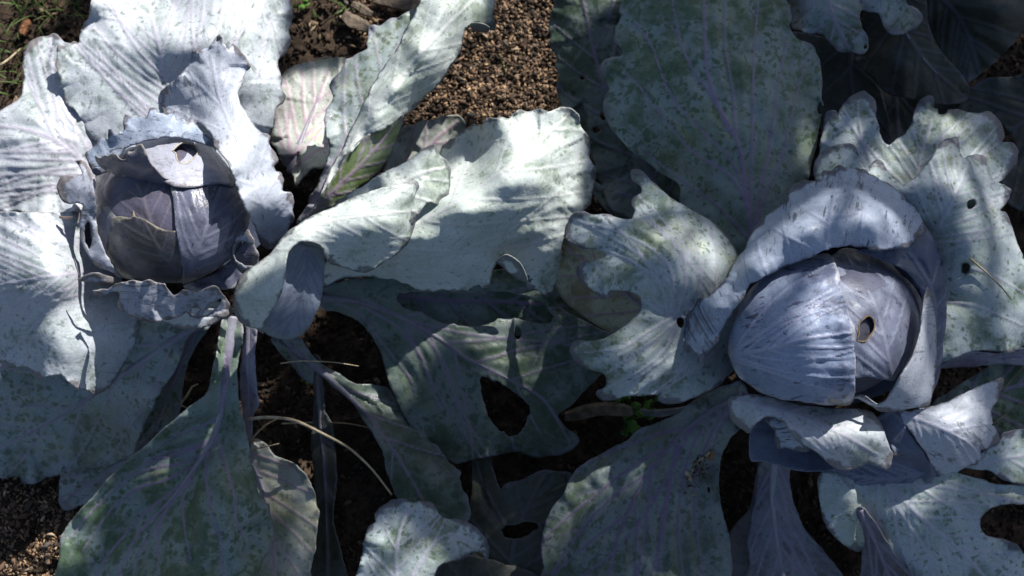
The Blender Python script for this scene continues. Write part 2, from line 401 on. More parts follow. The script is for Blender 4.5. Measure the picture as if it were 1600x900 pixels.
_seed = [0]
def leaf(parent, outline, ctrl, mid=None, m='grey', name='leaf', holes=(), dome=None, n=7, a0=58, a1=28, w0=4.5,
         jag=1.5, ruf=3.0, rufw=26, wave=46, blis=1.0, h=3.2, thick=.0011, bend=1.0, rib=1.15, pleat=1.1, sub=True,
         label=None, stalk=0.0, smat='stalk', lift=None, extra_veins=(), t0=0.02, t1=.85, rims=(), wmid=None, curl=0.0):
    """one cabbage leaf: outline and height controls in photo pixels / millimetres, turned into a curved,
    ruffled, veined sheet with real thickness"""
    _seed[0] += 1; sd_ = _seed[0] * 13 + 5
    if isinstance(outline, str): outline = P2(outline)
    base = outline
    O = catmull(base, h * .9)
    seg = np.roll(O, -1, 0) - O; L = np.sqrt((seg ** 2).sum(1)); arc = np.concatenate([[0], np.cumsum(L)[:-1]])
    nrm = np.stack([seg[:, 1], -seg[:, 0]], 1) / (L[:, None] + 1e-9)
    per = L.sum()
    off = jag * .75 * (fbm(arc / 26, arc * 0 + sd_, sd_, 3) * 1.5 + .5 * vnoise(arc / 6, arc * 0 + 3.3, sd_ + 5))
    nib = np.clip(vnoise(arc / 30, arc * 0 + 9.1, sd_ + 9) - .55, 0, 1) * jag * 7
    O = O + nrm * (off - 0 * nib)[:, None]
    H = []
    for q in holes:
        q = catmull(P2(q) if isinstance(q, str) else np.array(q, float), h * .55); c_ = q.mean(0); aa = np.arange(len(q)) * h * .55
        am = min(.16, 2.2 / np.abs(q - c_).mean())
        H.append(c_ + (q - c_) * (1 + am * fbm(aa / 9, aa * 0 + sd_ + len(H), 3, 2))[:, None])
    mn, mx = O.min(0), O.max(0)
    gx = np.arange(mn[0], mx[0], h); gy = np.arange(mn[1], mx[1], h * .87)
    G = np.stack(np.meshgrid(gx, gy), -1); G[1::2, :, 0] += h / 2; G = G.reshape(-1, 2)
    G += (np.random.RandomState(sd_).rand(*G.shape) - .5) * h * .25
    G = G[inside(G, O)]
    for q in H: G = G[~inside(G, q)]
    loops = [O] + H
    a = np.concatenate(loops); b = np.concatenate([np.roll(q, -1, 0) for q in loops])
    if len(G):
        d, _, _ = segdist(G, a, b); G = G[d > h * .55]
    allv = np.concatenate([a, G]); edges = []; k = 0
    for q in loops:
        edges += [(k + i, k + (i + 1) % len(q)) for i in range(len(q))]; k += len(q)
    r = delaunay_2d_cdt([Vector(v) for v in allv], edges, [], 0, 1e-4)
    V = np.array([tuple(v) for v in r[0]]); T = np.array([tuple(f) for f in r[2]], int)
    cen = V[T].mean(1); keep = inside(cen, O)
    for q in H: keep &= ~inside(cen, q)
    T = T[keep]
    used = np.unique(T); rem = -np.ones(len(V), int); rem[used] = np.arange(len(used)); V = V[used]; T = rem[T]
    # fields
    de, ie, te = segdist(V, a, b)
    arcs = np.concatenate([arc] + [np.arange(len(q)) * h + 5000 * (i + 1) for i, q in enumerate(H)])
    s = arcs[ie]
    main_edge = ie < len(O)
    if ctrl is not None: ctrl = P2(ctrl) if isinstance(ctrl, str) else np.array(ctrl, float)
    if dome is not None:
        cx, cy, rx, ry, z0, Hh = dome[:6]
        qd = ((V[:, 0] - cx) / rx) ** 2 + ((V[:, 1] - cy) / ry) ** 2
        z = z0 + Hh * np.sqrt(np.clip(1 - qd, 0, 1)) - 40 * np.clip(qd - 1, 0, 5)
        if ctrl is not None and len(ctrl):   # local lifts: x,y,dz,radius
            for c in ctrl: z = z + c[2] * np.exp(-((V[:, 0] - c[0]) ** 2 + (V[:, 1] - c[1]) ** 2) / c[3] ** 2)
    else:
        z = tps(ctrl, V)
    tip = np.full(len(V), .45); vf = np.zeros(len(V)); flow = np.zeros((len(V), 3)); dmid = None
    if mid is not None:
        mid = P2(mid) if isinstance(mid, str) else np.array(mid, float)
        va, vb, vw, vs = make_veins(mid, O, n, a0, a1, w0, sd_, sub, bend, t0, t1, wmid)
        for ev in extra_veins:
            ev = catmull(P2(ev), 5, False)
            va = np.concatenate([va, ev[:-1]]); vb = np.concatenate([vb, ev[1:]])
            vw = np.concatenate([vw, np.linspace(3.0, 1.0, len(ev) - 1)]); vs = np.concatenate([vs, np.full(len(ev) - 1, .9)])
            rs_ = random.Random(sd_ + len(ev)); j = rs_.randint(5, 9); side = 1
            while j < len(ev) - 4:
                e = ev[j + 1] - ev[j]; bb = math.atan2(e[1], e[0]) + side * math.radians(rs_.uniform(30, 48))
                p2 = march(ev[j], (math.cos(bb), math.sin(bb)), O, 6, -side * .004, rs_.uniform(25, 60), .09, rs_.random())
                if len(p2) > 2:
                    va = np.concatenate([va, p2[:-1]]); vb = np.concatenate([vb, p2[1:]])
                    vw = np.concatenate([vw, np.full(len(p2) - 1, 1.1)]); vs = np.concatenate([vs, np.full(len(p2) - 1, .5)])
                j += rs_.randint(6, 11); side = -side
        big = vs > .6
        dv, iv, _ = segdist(V, va[big], vb[big]); wv = vw[big][iv]; sv = vs[big][iv]
        vf = sv * np.exp(-(dv / (wv * .55 + .7)) ** 2)
        if (~big).any():
            d2, i2, _ = segdist(V, va[~big], vb[~big]); vf = np.maximum(vf, .42 * np.exp(-(d2 / 1.7) ** 2))
            z = z + pleat * .45 * (1 - np.exp(-(d2 / 9) ** 2))
        z = z + rib * 1.0 * sv * np.exp(-(dv / (wv * .7 + .8)) ** 2) + pleat * 2.0 * (1 - np.exp(-(dv / 16) ** 2))
        dd = (vb - va)[big][iv]; ang = np.arctan2(dd[:, 1], dd[:, 0])
        mm = catmull(mid, 5, False); dmid, im, tm = segdist(V, mm[:-1], mm[1:])
        al = (im + tm) * 5.0
        sgn = np.sign(np.cross((mm[1:] - mm[:-1])[im], V - mm[im]))
        flow = np.stack([al / PPM, sgn * dmid / PPM, 0 * al], 1)
        tip = np.clip(np.hypot(V[:, 0] - mid[0, 0], V[:, 1] - mid[0, 1]) / np.percentile(np.hypot(V[:, 0] - mid[0, 0], V[:, 1] - mid[0, 1]), 97), 0, 1)
    else:
        flow = np.stack([V[:, 0] / PPM, V[:, 1] / PPM, 0 * V[:, 0]], 1)
    fe = np.exp(-de / rufw)
    wv_ = 1.5 * vnoise(s / (wave * .62), s * 0 + 1.7, sd_ + 2) * (.75 + .6 * vnoise(s / 120, s * 0 + 4, sd_ + 3)) + .9 * vnoise(s / (wave * 1.7), s * 0 + 6.1, sd_ + 6)
    w2_ = vnoise(s / 13, s * 0 + 2, sd_ + 4)
    z = z + 1.4 * ruf * (fe * wv_ + .42 * np.exp(-de / (rufw * .35)) * w2_) * main_edge
    if curl: z = z - curl * np.exp(-de / 7.0) * main_edge
    z = z + blis * (2.4 * fbm(V[:, 0] / 55, V[:, 1] / 55, sd_, 2) + .65 * fbm(V[:, 0] / 17, V[:, 1] / 17, sd_ + 8, 2))
    W = unproj(V[:, 0], V[:, 1], z / 1000)
    # soft curl of the very edge gives it a lip
    o = mesh_obj(name, W, T[:, ::-1], leaf_mat(m), parent)
    me = o.data
    fattr(me, 'vein', vf)
    fattr(me, 'edge', np.exp(-de / 5.5)); fattr(me, 'grain', tip); 
    k_ = max(3, int(26 / (h * .9))); ker = np.hanning(2 * k_ + 3)[1:-1]; ker /= ker.sum()
    Ow = np.concatenate([O[-k_:], O, O[:k_]]); Os = np.stack([np.convolve(Ow[:, i], ker, 'valid') for i in (0, 1)], 1)
    area = 0.5 * np.sum(O[:, 0] * np.roll(O[:, 1], -1) - np.roll(O[:, 0], -1) * O[:, 1])
    conv = ((O - Os) * nrm).sum(1) * np.sign(area)
    conv = np.clip(conv / 1.3, 0, 1); conv = np.convolve(np.concatenate([conv[-3:], conv, conv[:3]]), np.ones(7) / 7, 'valid')
    cv = np.zeros(len(V)); cv[main_edge] = conv[ie[main_edge]]
    fattr(me, 'rim', np.exp(-de / 13) * (.25 + .75 * cv) * main_edge)
    fa = me.attributes.new('flow', 'FLOAT_VECTOR', 'POINT'); fa.data.foreach_set('vector', flow.astype(np.float32).ravel())
    # make faces look upward
    nz = np.cross(W[T[0, 2]] - W[T[0, 0]], W[T[0, 1]] - W[T[0, 0]])[2]
    if nz < 0: me.flip_normals()
    md = o.modifiers.new('thickness', 'SOLIDIFY'); md.thickness = thick; md.offset = -1
    if stalk > 0 and mid is not None:
        mm = catmull(mid, 8, False); mm = mm[:max(4, int(len(mm) * .8))]
        _, ii, _ = segdist(mm, V, V + 1e-3)
        zz = z[ii] / 1000
        for _k in range(3): zz[1:-1] = (zz[:-2] + zz[1:-1] + zz[2:]) / 3
        tt = np.linspace(0, 1, len(mm)); rad = stalk * .8 * (1 - tt) ** .9 + .0003
        Wm = unproj(mm[:, 0], mm[:, 1], zz - rad * .62)
        V2, F2 = tube(Wm, rad, 10, .9)
        so = mesh_obj('midrib', V2, F2, leaf_mat(smat), o)
    for (hi, rr, rmat) in rims:
        q = H[hi][::2]; q = q + (q - q.mean(0)) * .03
        _, ii, _ = segdist(q, V, V + 1e-3); zz = z[ii]
        for _k in range(3): zz = (np.roll(zz, 1) + zz + np.roll(zz, -1)) / 3
        q = np.concatenate([q, q[:2]]); zz = np.concatenate([zz, zz[:2]])
        r_ = rr * (1 + .35 * vnoise(np.arange(len(q)) * .4, np.arange(len(q)) * 0., sd_))
        V2, F2 = tube(unproj(q[:, 0], q[:, 1], zz / 1000 + rr * .3), r_, 7)
        mesh_obj('hole_rim', V2, F2, rmat, o)
    if label: o['label'] = label
    return o

# =================================================================== GROUND
rnd = random.Random(3)
nr = np.random.RandomState(11)
def soil_z(x, y):
    z = .010 * fbm(x * 9, y * 9, 1, 3) + .0045 * fbm(x * 55, y * 55, 5, 3)
    return z
def graded(lo, hi, step, far):
    core = np.arange(lo, hi, step); out = [core]; d = step; x = hi; r = []
    while x < far: r.append(x); d *= 1.35; x += d
    r.append(far)
    l = []; d = step; x = lo
    while x > -far: l.append(x); d *= 1.35; x -= d
    l = l[1:] + [-far]
    return np.array(l[::-1] + list(core) + r)
gx = graded(-.72, .74, .004, 60.0); gy = graded(-.50, .62, .004, 60.0)
GX, GY = np.meshgrid(gx, gy)
amp = np.exp(-np.clip(np.hypot(GX, GY) - 1.0, 0, 50))
GZ = soil_z(GX, GY) * amp
nx_, ny_ = len(gx), len(gy)
idx = np.arange(nx_ * ny_).reshape(ny_, nx_)
quads = np.stack([idx[:-1, :-1], idx[:-1, 1:], idx[1:, 1:], idx[1:, :-1]], -1).reshape(-1, 4)
soil_m = simple_mat('soil', (.028, .019, .013), (.085, .056, .037), 60, .9, bump=.9)
ground = mesh_obj('ground', np.stack([GX, GY, GZ], -1).reshape(-1, 3), quads, soil_m)
ground['kind'] = 'structure'

chip_m = simple_mat('mulch_chip', (.62, .62, .62), (1, 1, 1), 300, .75, vary='tint', bump=.6)
def chips(P, size, asp, tints, name, parent, lift=.0015, thick=.38, tilt=.45):
    """many small irregular prisms in one mesh"""
    n = len(P)
    L = size * (1 + asp * nr.rand(n)); Wd = size * (.45 + .4 * nr.rand(n)); Tk = size * thick * (.6 + .8 * nr.rand(n))
    cube = np.array([(-1, -1, -1), (1, -1, -1), (1, 1, -1), (-1, 1, -1), (-1, -1, 1), (1, -1, 1), (1, 1, 1), (-1, 1, 1)], float) * .5
    q = np.array([(0, 3, 2, 1), (4, 5, 6, 7), (0, 1, 5, 4), (1, 2, 6, 5), (2, 3, 7, 6), (3, 0, 4, 7)])
    V = np.repeat(cube[None], n, 0) * (1 + (nr.rand(n, 8, 3) - .5) * .7)
    V[:, 4:, :2] *= .72
    V *= np.stack([L, Wd, Tk], -1)[:, None]
    a = nr.rand(n) * 2 * math.pi; b = (nr.rand(n) - .5) * 2 * tilt; c = (nr.rand(n) - .5) * 2 * tilt
    def rot(V, ax, ang):
        i, j = [(1, 2), (0, 2), (0, 1)][ax]; co, si = np.cos(ang)[:, None], np.sin(ang)[:, None]
        A = V.copy(); A[..., i] = V[..., i] * co - V[..., j] * si; A[..., j] = V[..., i] * si + V[..., j] * co
        return A
    V = rot(rot(rot(V, 1, b), 0, c), 2, a) + P[:, None]
    V[..., 2] += (Tk * .35 + lift)[:, None] if not np.isscalar(Tk) else 0
    Fq = (q[None] + (np.arange(n) * 8)[:, None, None]).reshape(-1, 4)
    o = mesh_obj(name, V.reshape(-1, 3), Fq, chip_m, parent, smooth=False)
    ca = o.data.attributes.new('tint', 'FLOAT_COLOR', 'POINT')
    cc = np.repeat(np.concatenate([tints, np.ones((n, 1))], 1)[:, None], 8, 1)
    ca.data.foreach_set('color', cc.astype(np.float32).ravel())
    return o
pal = np.array([(.075, .045, .028), (.11, .07, .045), (.16, .105, .065), (.05, .033, .022), (.22, .155, .10), (.10, .085, .075), (.33, .25, .165)])
def pick(n, w): return pal[nr.choice(len(pal), n, p=np.array(w) / sum(w))] * (.75 + .5 * nr.rand(n, 1))
def ground_pts(n, poly=None, box=(-.68, .70, -.46, .58)):
    P = np.stack([box[0] + nr.rand(n) * (box[1] - box[0]), box[2] + nr.rand(n) * (box[3] - box[2])], -1)
    if poly is not None:
        px = proj(np.concatenate([P, np.zeros((n, 1))], 1)); P = P[inside(px, P2(poly))]
    return np.concatenate([P, soil_z(P[:, 0], P[:, 1])[:, None]], 1)
MULCH = "560,-60 900,-60 960,330 560,330"
MULCH2 = "-90,700 240,700 240,990 -90,990"
dens = 120000
Pm = np.concatenate([ground_pts(dens, MULCH), ground_pts(dens, MULCH2)])
o = chips(Pm, .0027 * (.6 + .8 * nr.rand(len(Pm))), 1.2, (pick(len(Pm), (3, 4, 3.5, .5, 1.5, 1.2, .5)) * .8 + .028) * 2.2 * np.array((1.12, 1.0, .84)), 'mulch', ground, thick=.30, tilt=.32); o['kind'] = 'stuff'
Pm = ground_pts(52000, box=(-.62, .64, -.44, .56))
o = chips(Pm, .0032 * (.4 + 1.3 * nr.rand(len(Pm)) ** 2), 1.0, pick(len(Pm), (3, 2, 1, 4, .3, .6, .12)) * .6, 'soil_crumbs', ground, tilt=.8, thick=.7); o['kind'] = 'stuff'
# larger chips, one object each, share a handful of meshes
protos = []
for k in range(14):
    big = nr.rand() < .5
    t_ = pick(1, (1, 2, 3, .6, 3, 1, 2.2)) * 1.5
    po = chips(np.zeros((1, 3)), np.array([1.0]), .0, t_, 'wood_chip', None, lift=0, thick=.30, tilt=0)
    bpy.data.objects.remove(po, do_unlink=False) if False else None
    protos.append(po.data); bpy.data.objects.remove(po)
Pl = np.concatenate([ground_pts(1500, "630,-20 880,-20 900,230 630,230")[:150], ground_pts(3000, "-10,735 110,735 110,910 -10,910")[:90],
                     ground_pts(3000, "-10,-10 150,-10 150,180 -10,180")[:22], ground_pts(3000, "440,-10 600,-10 600,110 440,110")[:18],
                     ground_pts(4000, "250,490 900,490 900,720 250,720")[:18]])
for p in Pl:
    c = bpy.data.objects.new('wood_chip', protos[rnd.randrange(14)]); C.objects.link(c); c.parent = ground
    s = rnd.uniform(.0050, .0085)
    c.location = (p[0], p[1], p[2] + .005); c.scale = (s * rnd.uniform(1, 1.9), s * rnd.uniform(.6, 1), s)
    c.rotation_euler = (rnd.uniform(-.4, .4), rnd.uniform(-.4, .4), rnd.uniform(0, 6.28))

rim_m = simple_mat('dry_rim', (.34, .30, .22), (.48, .44, .36), 300, .8)
rim_b = simple_mat('brown_rim', (.22, .15, .085), (.36, .27, .17), 300, .8)
# =================================================================== LEFT CABBAGE
A0 = unproj(262, 330, 0.0)
A = empty('red_cabbage', A0, 'sunlit red cabbage with a torn brownish head and bright curled pale leaves on the left', 'cabbage', 'red cabbages growing in the bed')
def stem(parent, px, py, ztop, r0=.017, r1=.024):
    top = unproj(px, py, ztop); z = np.linspace(-.01, ztop, 9)
    pts = np.stack([np.full(9, top[0]) + .004 * np.sin(z * 40), np.full(9, top[1]) + .004 * np.cos(z * 33), z], 1)
    V, Fc = tube(pts, r1 + (r0 - r1) * np.linspace(0, 1, 9) + .0025 * np.sin(np.arange(9) * 2.4), 14)
    return mesh_obj('stem', V, Fc, leaf_mat('stalk'), parent)
stem(A, 268, 335, .15)
def core(parent, cx, cy, rx, ry, z0, H, m, k=.95):
    c = unproj(cx, cy, z0 / 1000); ppm = F / (CAM[2] - z0 / 1000) * 1.0
    d = np.linalg.norm(c - CAM); ppm = F / (np.dot(c - CAM, (0, st, -ct)))
    me = bpy.data.meshes.new('core'); import bmesh
    bm = bmesh.new(); bmesh.ops.create_uvsphere(bm, u_segments=64, v_segments=40, radius=1); bm.to_mesh(me); bm.free()
    me.polygons.foreach_set('use_smooth', np.ones(len(me.polygons), bool)); me.materials.append(leaf_mat(m))
    co = np.empty(len(me.vertices) * 3, np.float32); me.vertices.foreach_get('co', co); co = co.reshape(-1, 3)
    co = co * np.array([rx / ppm, ry / ppm, H / 1000]) * k + c
    me.vertices.foreach_set('co', co.astype(np.float32).ravel()); me.update()
    o = bpy.data.objects.new('core', me); C.objects.link(o); o.parent = parent; o.matrix_parent_inverse = pinv(parent)
    return o
DA = (268, 325, 126, 120, 186, 78)
leaf(A, [(262 + 165 * math.cos(t) * (1 if math.cos(t) < 0 else 1.06), 318 + (128 if math.sin(t) < 0 else 112) * math.sin(t)) for t in np.linspace(0, 6.2832, 22)[:-1]], '262,330,120 110,300,150 420,300,170 262,200,170 262,430,140 150,240,165 380,240,178 400,380,160 130,400,140', None, 'under', h=6, ruf=3)  # hidden leaf bowl, added to stop sun passing beneath the head leaves
head = core(A, *DA, 'mauve', .86); head.name = 'head'

# outer leaves, lowest first
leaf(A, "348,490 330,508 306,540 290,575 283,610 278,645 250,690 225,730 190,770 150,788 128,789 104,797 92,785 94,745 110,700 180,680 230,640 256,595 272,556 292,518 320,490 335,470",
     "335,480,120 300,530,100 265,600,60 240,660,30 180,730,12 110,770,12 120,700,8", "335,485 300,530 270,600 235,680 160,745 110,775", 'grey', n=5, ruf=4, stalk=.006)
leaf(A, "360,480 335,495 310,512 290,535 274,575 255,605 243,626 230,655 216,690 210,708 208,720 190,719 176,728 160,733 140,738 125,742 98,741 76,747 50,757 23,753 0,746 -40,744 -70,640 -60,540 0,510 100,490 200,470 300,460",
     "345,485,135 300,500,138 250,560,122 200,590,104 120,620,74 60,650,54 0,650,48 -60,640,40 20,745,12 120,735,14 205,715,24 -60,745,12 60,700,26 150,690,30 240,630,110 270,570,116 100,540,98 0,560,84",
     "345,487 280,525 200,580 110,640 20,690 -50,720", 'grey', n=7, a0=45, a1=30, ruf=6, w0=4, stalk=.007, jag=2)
leaf(A, "388,702 392,689 402,686 412,692 420,698 428,711 440,716 454,722 464,729 473,738 482,750 488,764 493,775 494,787 498,800 496,813 494,835 494,855 490,867 488,877 484,892 480,930 370,930 350,860 350,740",
     "388,695,60 430,740,50 460,800,58 490,800,66 480,760,72 470,900,50 380,800,30 370,920,30 420,860,38 420,700,66", "380,690 410,760 425,830 430,920", 'chalk', n=6, ruf=6, wave=30, rufw=16, stalk=.004)
leaf(A, "380,510 400,512 400,530 397,555 398,585 401,612 404,632 396,646 393,660 393,690 386,700 384,675 380,650 376,630 374,600 376,565 378,540",
     "390,510,135 388,560,120 396,625,95 386,680,62", "390,508 388,560 388,620 388,690", 'stalk', n=3, ruf=1, w0=6, stalk=.006, name='petiole')
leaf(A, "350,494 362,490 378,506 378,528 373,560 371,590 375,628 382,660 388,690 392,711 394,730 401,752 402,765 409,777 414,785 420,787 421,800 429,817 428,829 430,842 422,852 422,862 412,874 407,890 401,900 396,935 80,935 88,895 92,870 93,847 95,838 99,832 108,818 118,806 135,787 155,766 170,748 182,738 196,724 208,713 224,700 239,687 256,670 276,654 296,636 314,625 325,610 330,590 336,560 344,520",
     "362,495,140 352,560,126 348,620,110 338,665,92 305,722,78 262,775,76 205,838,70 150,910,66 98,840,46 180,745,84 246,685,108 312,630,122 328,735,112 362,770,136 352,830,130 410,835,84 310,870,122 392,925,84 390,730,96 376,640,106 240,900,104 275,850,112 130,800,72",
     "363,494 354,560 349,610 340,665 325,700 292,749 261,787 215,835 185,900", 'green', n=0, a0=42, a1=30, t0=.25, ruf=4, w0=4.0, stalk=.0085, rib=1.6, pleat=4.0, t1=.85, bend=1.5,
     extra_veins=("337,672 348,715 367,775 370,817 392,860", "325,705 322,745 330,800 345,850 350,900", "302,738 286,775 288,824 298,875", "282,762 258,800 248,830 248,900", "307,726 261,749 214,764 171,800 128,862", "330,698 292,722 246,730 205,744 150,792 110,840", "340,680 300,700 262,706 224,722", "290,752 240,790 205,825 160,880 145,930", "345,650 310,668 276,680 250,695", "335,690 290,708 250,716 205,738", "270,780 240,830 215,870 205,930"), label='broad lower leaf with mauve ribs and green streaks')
# leaf lying behind, with a magenta base
leaf(A, "436,245 430,231 421,217 425,205 428,196 426,180 426,160 430,140 439,121 448,110 460,103 472,98 482,96 494,94 507,93 520,90 532,89 546,93 570,120 560,180 530,240 505,262 489,262 474,276 462,288 458,275 444,258",
     "455,270,110 480,200,85 520,140,75 440,180,84 440,130,70 540,100,70 420,220,88 540,200,70", "453,268 470,220 490,170 515,110", 'chalk', n=5, ruf=6, wave=34, a0=35, w0=5, stalk=.005, extra_veins=("455,268 450,210 455,160",))
leaf(A, "588,274 599,268 606,250 613,235 622,210 631,197 640,196 649,194 663,188 677,188 684,183 694,180 706,180 716,181 724,188 728,196 731,206 760,240 720,300 640,320 580,300",
     "600,270,70 640,220,85 680,190,90 725,195,85 700,280,70 600,310,55 740,240,75", "590,310 640,260 690,210 715,190", 'chalk', n=4, ruf=5, wave=34)
# top-left big leaf, far-left leaf
leaf(A, "-50,200 -20,182 0,173 12,166 25,158 33,148 35,140 36,128 38,118 34,104 36,92 38,80 43,69 52,62 62,57 74,56 84,52 94,58 100,65 110,68 119,65 150,90 180,140 190,220 170,290 150,312 128,333 100,334 60,333 0,330 -50,332",
     "160,285,170 130,240,180 80,200,196 30,180,188 -40,220,165 90,120,176 60,70,150 110,75,160 40,260,192 -30,310,165 60,325,172 120,325,165 40,130,160",
     "158,283 120,245 80,215 30,200 -40,195", 'pale', n=8, a0=50, a1=12, bend=-.6, ruf=5, w0=5.5, rib=1.3, pleat=2.6, t1=.5, wave=40,
     extra_veins=("155,275 130,220 100,170 80,110 75,70", "150,290 100,275 50,270 -20,280", "150,295 100,298 50,302 -20,310", "150,280 110,225 70,180 45,130"))
leaf(A, "250,250 200,240 165,235 142,215 135,204 128,194 125,184 121,176 113,168 103,163 99,155 98,147 96,141 91,137 92,130 94,124 89,114 85,103 88,90 89,75 92,70 100,71 112,68 123,66 124,55 130,43 131,36 137,28 140,17 142,7 146,-20 150,-50 450,-50 452,-10 453,5 458,25 457,38 452,46 452,58 454,68 446,82 436,94 437,108 441,124 440,138 446,149 444,160 434,167 429,180 427,192 424,205 418,216 400,260 330,260",
     "280,240,198 250,170,205 262,120,212 268,80,232 262,40,222 250,-30,180 330,110,214 400,130,205 440,60,188 435,-30,190 445,150,180 420,210,172 340,20,226 200,110,208 140,100,200 95,90,190 110,150,186 150,20,196 180,-30,188 160,220,186 215,50,212 240,10,180 275,15,188 310,60,238",
     "285,235 276,180 262,130 250,80 236,20 225,-45", 'pale', n=9, a0=48, a1=36, ruf=6, w0=4.2, wave=44, jag=2.4, pleat=1.5, rib=1.1,
     extra_veins=("283,225 300,160 305,100 300,40 300,-40", "284,230 330,150 370,60 385,-30", "285,235 370,180 405,110 425,20", "275,228 220,160 160,90 140,60"), label='tall pale back leaf curling over at the top')
# wide lit leaf at lower left of head
leaf(A, "-60,330 -20,329 0,329 20,329 40,330 60,330 80,331 102,331 124,330 126,350 130,370 144,390 165,408 186,430 205,465 214,485 218,503 216,516 212,528 206,548 196,568 188,583 180,596 165,609 150,618 142,616 136,611 126,610 116,606 104,595 96,586 88,588 76,589 66,592 60,594 53,584 48,576 36,574 20,574 10,567 0,562 -20,555 -60,548",
     "185,435,138 130,345,196 60,340,222 -40,345,200 60,400,232 95,440,226 115,400,198 150,430,160 40,480,206 -40,480,176 -40,540,150 40,562,160 100,550,182 140,520,170 100,588,156 150,612,128 185,520,150 212,505,132 195,575,112 20,420,222 120,480,180",
     "182,430 140,425 90,430 30,440 -50,452", 'pale', n=8, a0=40, a1=25, ruf=5, w0=3.6, wave=50, pleat=2.0, rib=1.0, jag=2.5, bend=.6,
     label='wide sunlit leaf spreading left')
# right inner flap hugging the head
leaf(A, "341,55 346,60 349,67 352,68 356,76 360,71 364,68 371,74 377,82 386,91 393,103 389,110 382,121 380,132 374,142 373,150 377,158 380,166 386,174 388,180 391,185 397,197 405,208 412,210 420,213 420,222 423,231 430,240 432,252 426,260 430,268 438,272 444,284 442,296 456,300 461,312 458,328 460,345 456,352 448,366 440,380 432,386 418,388 405,375 396,352 384,328 376,310 368,292 366,278 361,263 352,249 341,235 335,223 331,213 320,202 309,192 300,195 284,196 264,190 254,178 251,160 251,146 254,141 262,134 268,128 276,123 284,116 292,107 296,98 300,89 300,80 306,75 313,76 320,73 326,72 331,66 336,58",
     "262,165,212 285,190,222 270,130,222 320,120,245 340,62,250 390,105,246 376,150,248 345,220,276 365,262,288 384,320,272 420,230,250 445,300,234 455,350,210 430,382,190 400,345,225 310,185,236 400,270,256 305,85,240",
     "425,380 405,300 375,225 345,160 330,90", 'flap', n=7, a0=62, a1=22, ruf=4, w0=3.0, wave=30, rufw=14, jag=3.2, rib=.7, pleat=.8, t1=.9,
     label='upright inner leaf with brown torn margin')
# small bits round the head
leaf(A, "142,232 133,236 131,244 136,252 140,262 150,275 170,265 185,245 197,232 220,222 246,217 276,214 307,222 335,228 330,216 318,206 310,200 304,190 299,184 294,188 286,185 278,187 274,180 273,171 267,173 262,177 255,175 250,175 247,170 241,167 235,169 233,177 228,183 220,181 212,184 203,180 195,179 192,190 194,202 190,206 186,204 184,210 178,209 174,202 171,202 169,210 168,218 160,215 152,217 148,226",
     "135,240,222 150,265,224 172,206,242 183,236,232 197,182,246 205,226,238 237,172,250 245,214,242 273,174,242 280,212,242 300,188,240 325,224,250", None, 'collar', ruf=2.2, rufw=12, wave=26, jag=2.4, blis=.8, name='leaf', label='ragged purple leaf edge behind the head')
leaf(A, "118,253 122,250 128,250 134,254 139,262 142,270 145,280 146,290 148,300 150,312 151,335 152,360 160,385 170,404 178,420 190,434 182,430 171,424 160,420 152,417 143,407 137,398 130,385 125,372 124,358 123,345 126,332 131,322 126,318 118,317 107,318 99,315 92,304 88,292 92,280 99,273 110,274 120,276 128,272 125,262",
     "120,256,228 135,270,232 95,295,222 115,290,236 140,300,240 128,345,226 150,340,230 135,390,212 160,405,222 185,430,214", None, 'ragged', holes=("137,346 142,352 144,368 143,384 138,391 133,380 131,362 133,350",), ruf=2, rufw=10, wave=22, jag=1.6, label='small curled leaf with a long hole')
# head wrapper leaves
def DAo(o): return (DA[0], DA[1], DA[2] + o, DA[3] + o, DA[4], DA[5] + o)
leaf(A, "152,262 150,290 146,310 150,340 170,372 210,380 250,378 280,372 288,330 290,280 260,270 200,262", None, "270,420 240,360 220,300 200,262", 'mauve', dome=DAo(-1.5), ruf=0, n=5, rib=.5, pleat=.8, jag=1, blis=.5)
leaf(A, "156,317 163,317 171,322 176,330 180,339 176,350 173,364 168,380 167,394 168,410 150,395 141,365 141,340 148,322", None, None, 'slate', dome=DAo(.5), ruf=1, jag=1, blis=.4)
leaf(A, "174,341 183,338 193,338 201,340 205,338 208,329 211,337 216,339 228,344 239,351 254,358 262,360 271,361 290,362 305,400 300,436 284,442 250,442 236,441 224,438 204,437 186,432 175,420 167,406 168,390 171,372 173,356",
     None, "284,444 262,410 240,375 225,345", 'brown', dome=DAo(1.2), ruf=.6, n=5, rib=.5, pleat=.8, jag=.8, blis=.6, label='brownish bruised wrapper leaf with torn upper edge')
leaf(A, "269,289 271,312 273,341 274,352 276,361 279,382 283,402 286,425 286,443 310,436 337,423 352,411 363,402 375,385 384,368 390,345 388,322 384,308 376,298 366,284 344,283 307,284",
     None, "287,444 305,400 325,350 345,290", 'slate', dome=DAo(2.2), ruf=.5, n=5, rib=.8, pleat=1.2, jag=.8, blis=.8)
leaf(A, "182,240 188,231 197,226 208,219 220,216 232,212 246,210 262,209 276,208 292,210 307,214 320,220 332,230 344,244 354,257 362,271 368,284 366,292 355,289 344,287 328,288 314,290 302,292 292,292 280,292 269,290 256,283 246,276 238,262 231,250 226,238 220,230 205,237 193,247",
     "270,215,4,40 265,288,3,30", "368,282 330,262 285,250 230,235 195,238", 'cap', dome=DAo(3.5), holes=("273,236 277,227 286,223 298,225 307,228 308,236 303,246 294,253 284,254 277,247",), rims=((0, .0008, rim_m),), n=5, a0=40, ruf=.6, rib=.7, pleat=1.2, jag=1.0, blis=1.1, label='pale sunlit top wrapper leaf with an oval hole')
leaf(A, "262,218 320,222 325,265 285,262 255,250", None, None, 'cap', dome=DAo(-3.5), ruf=.3, jag=.3, blis=.4)
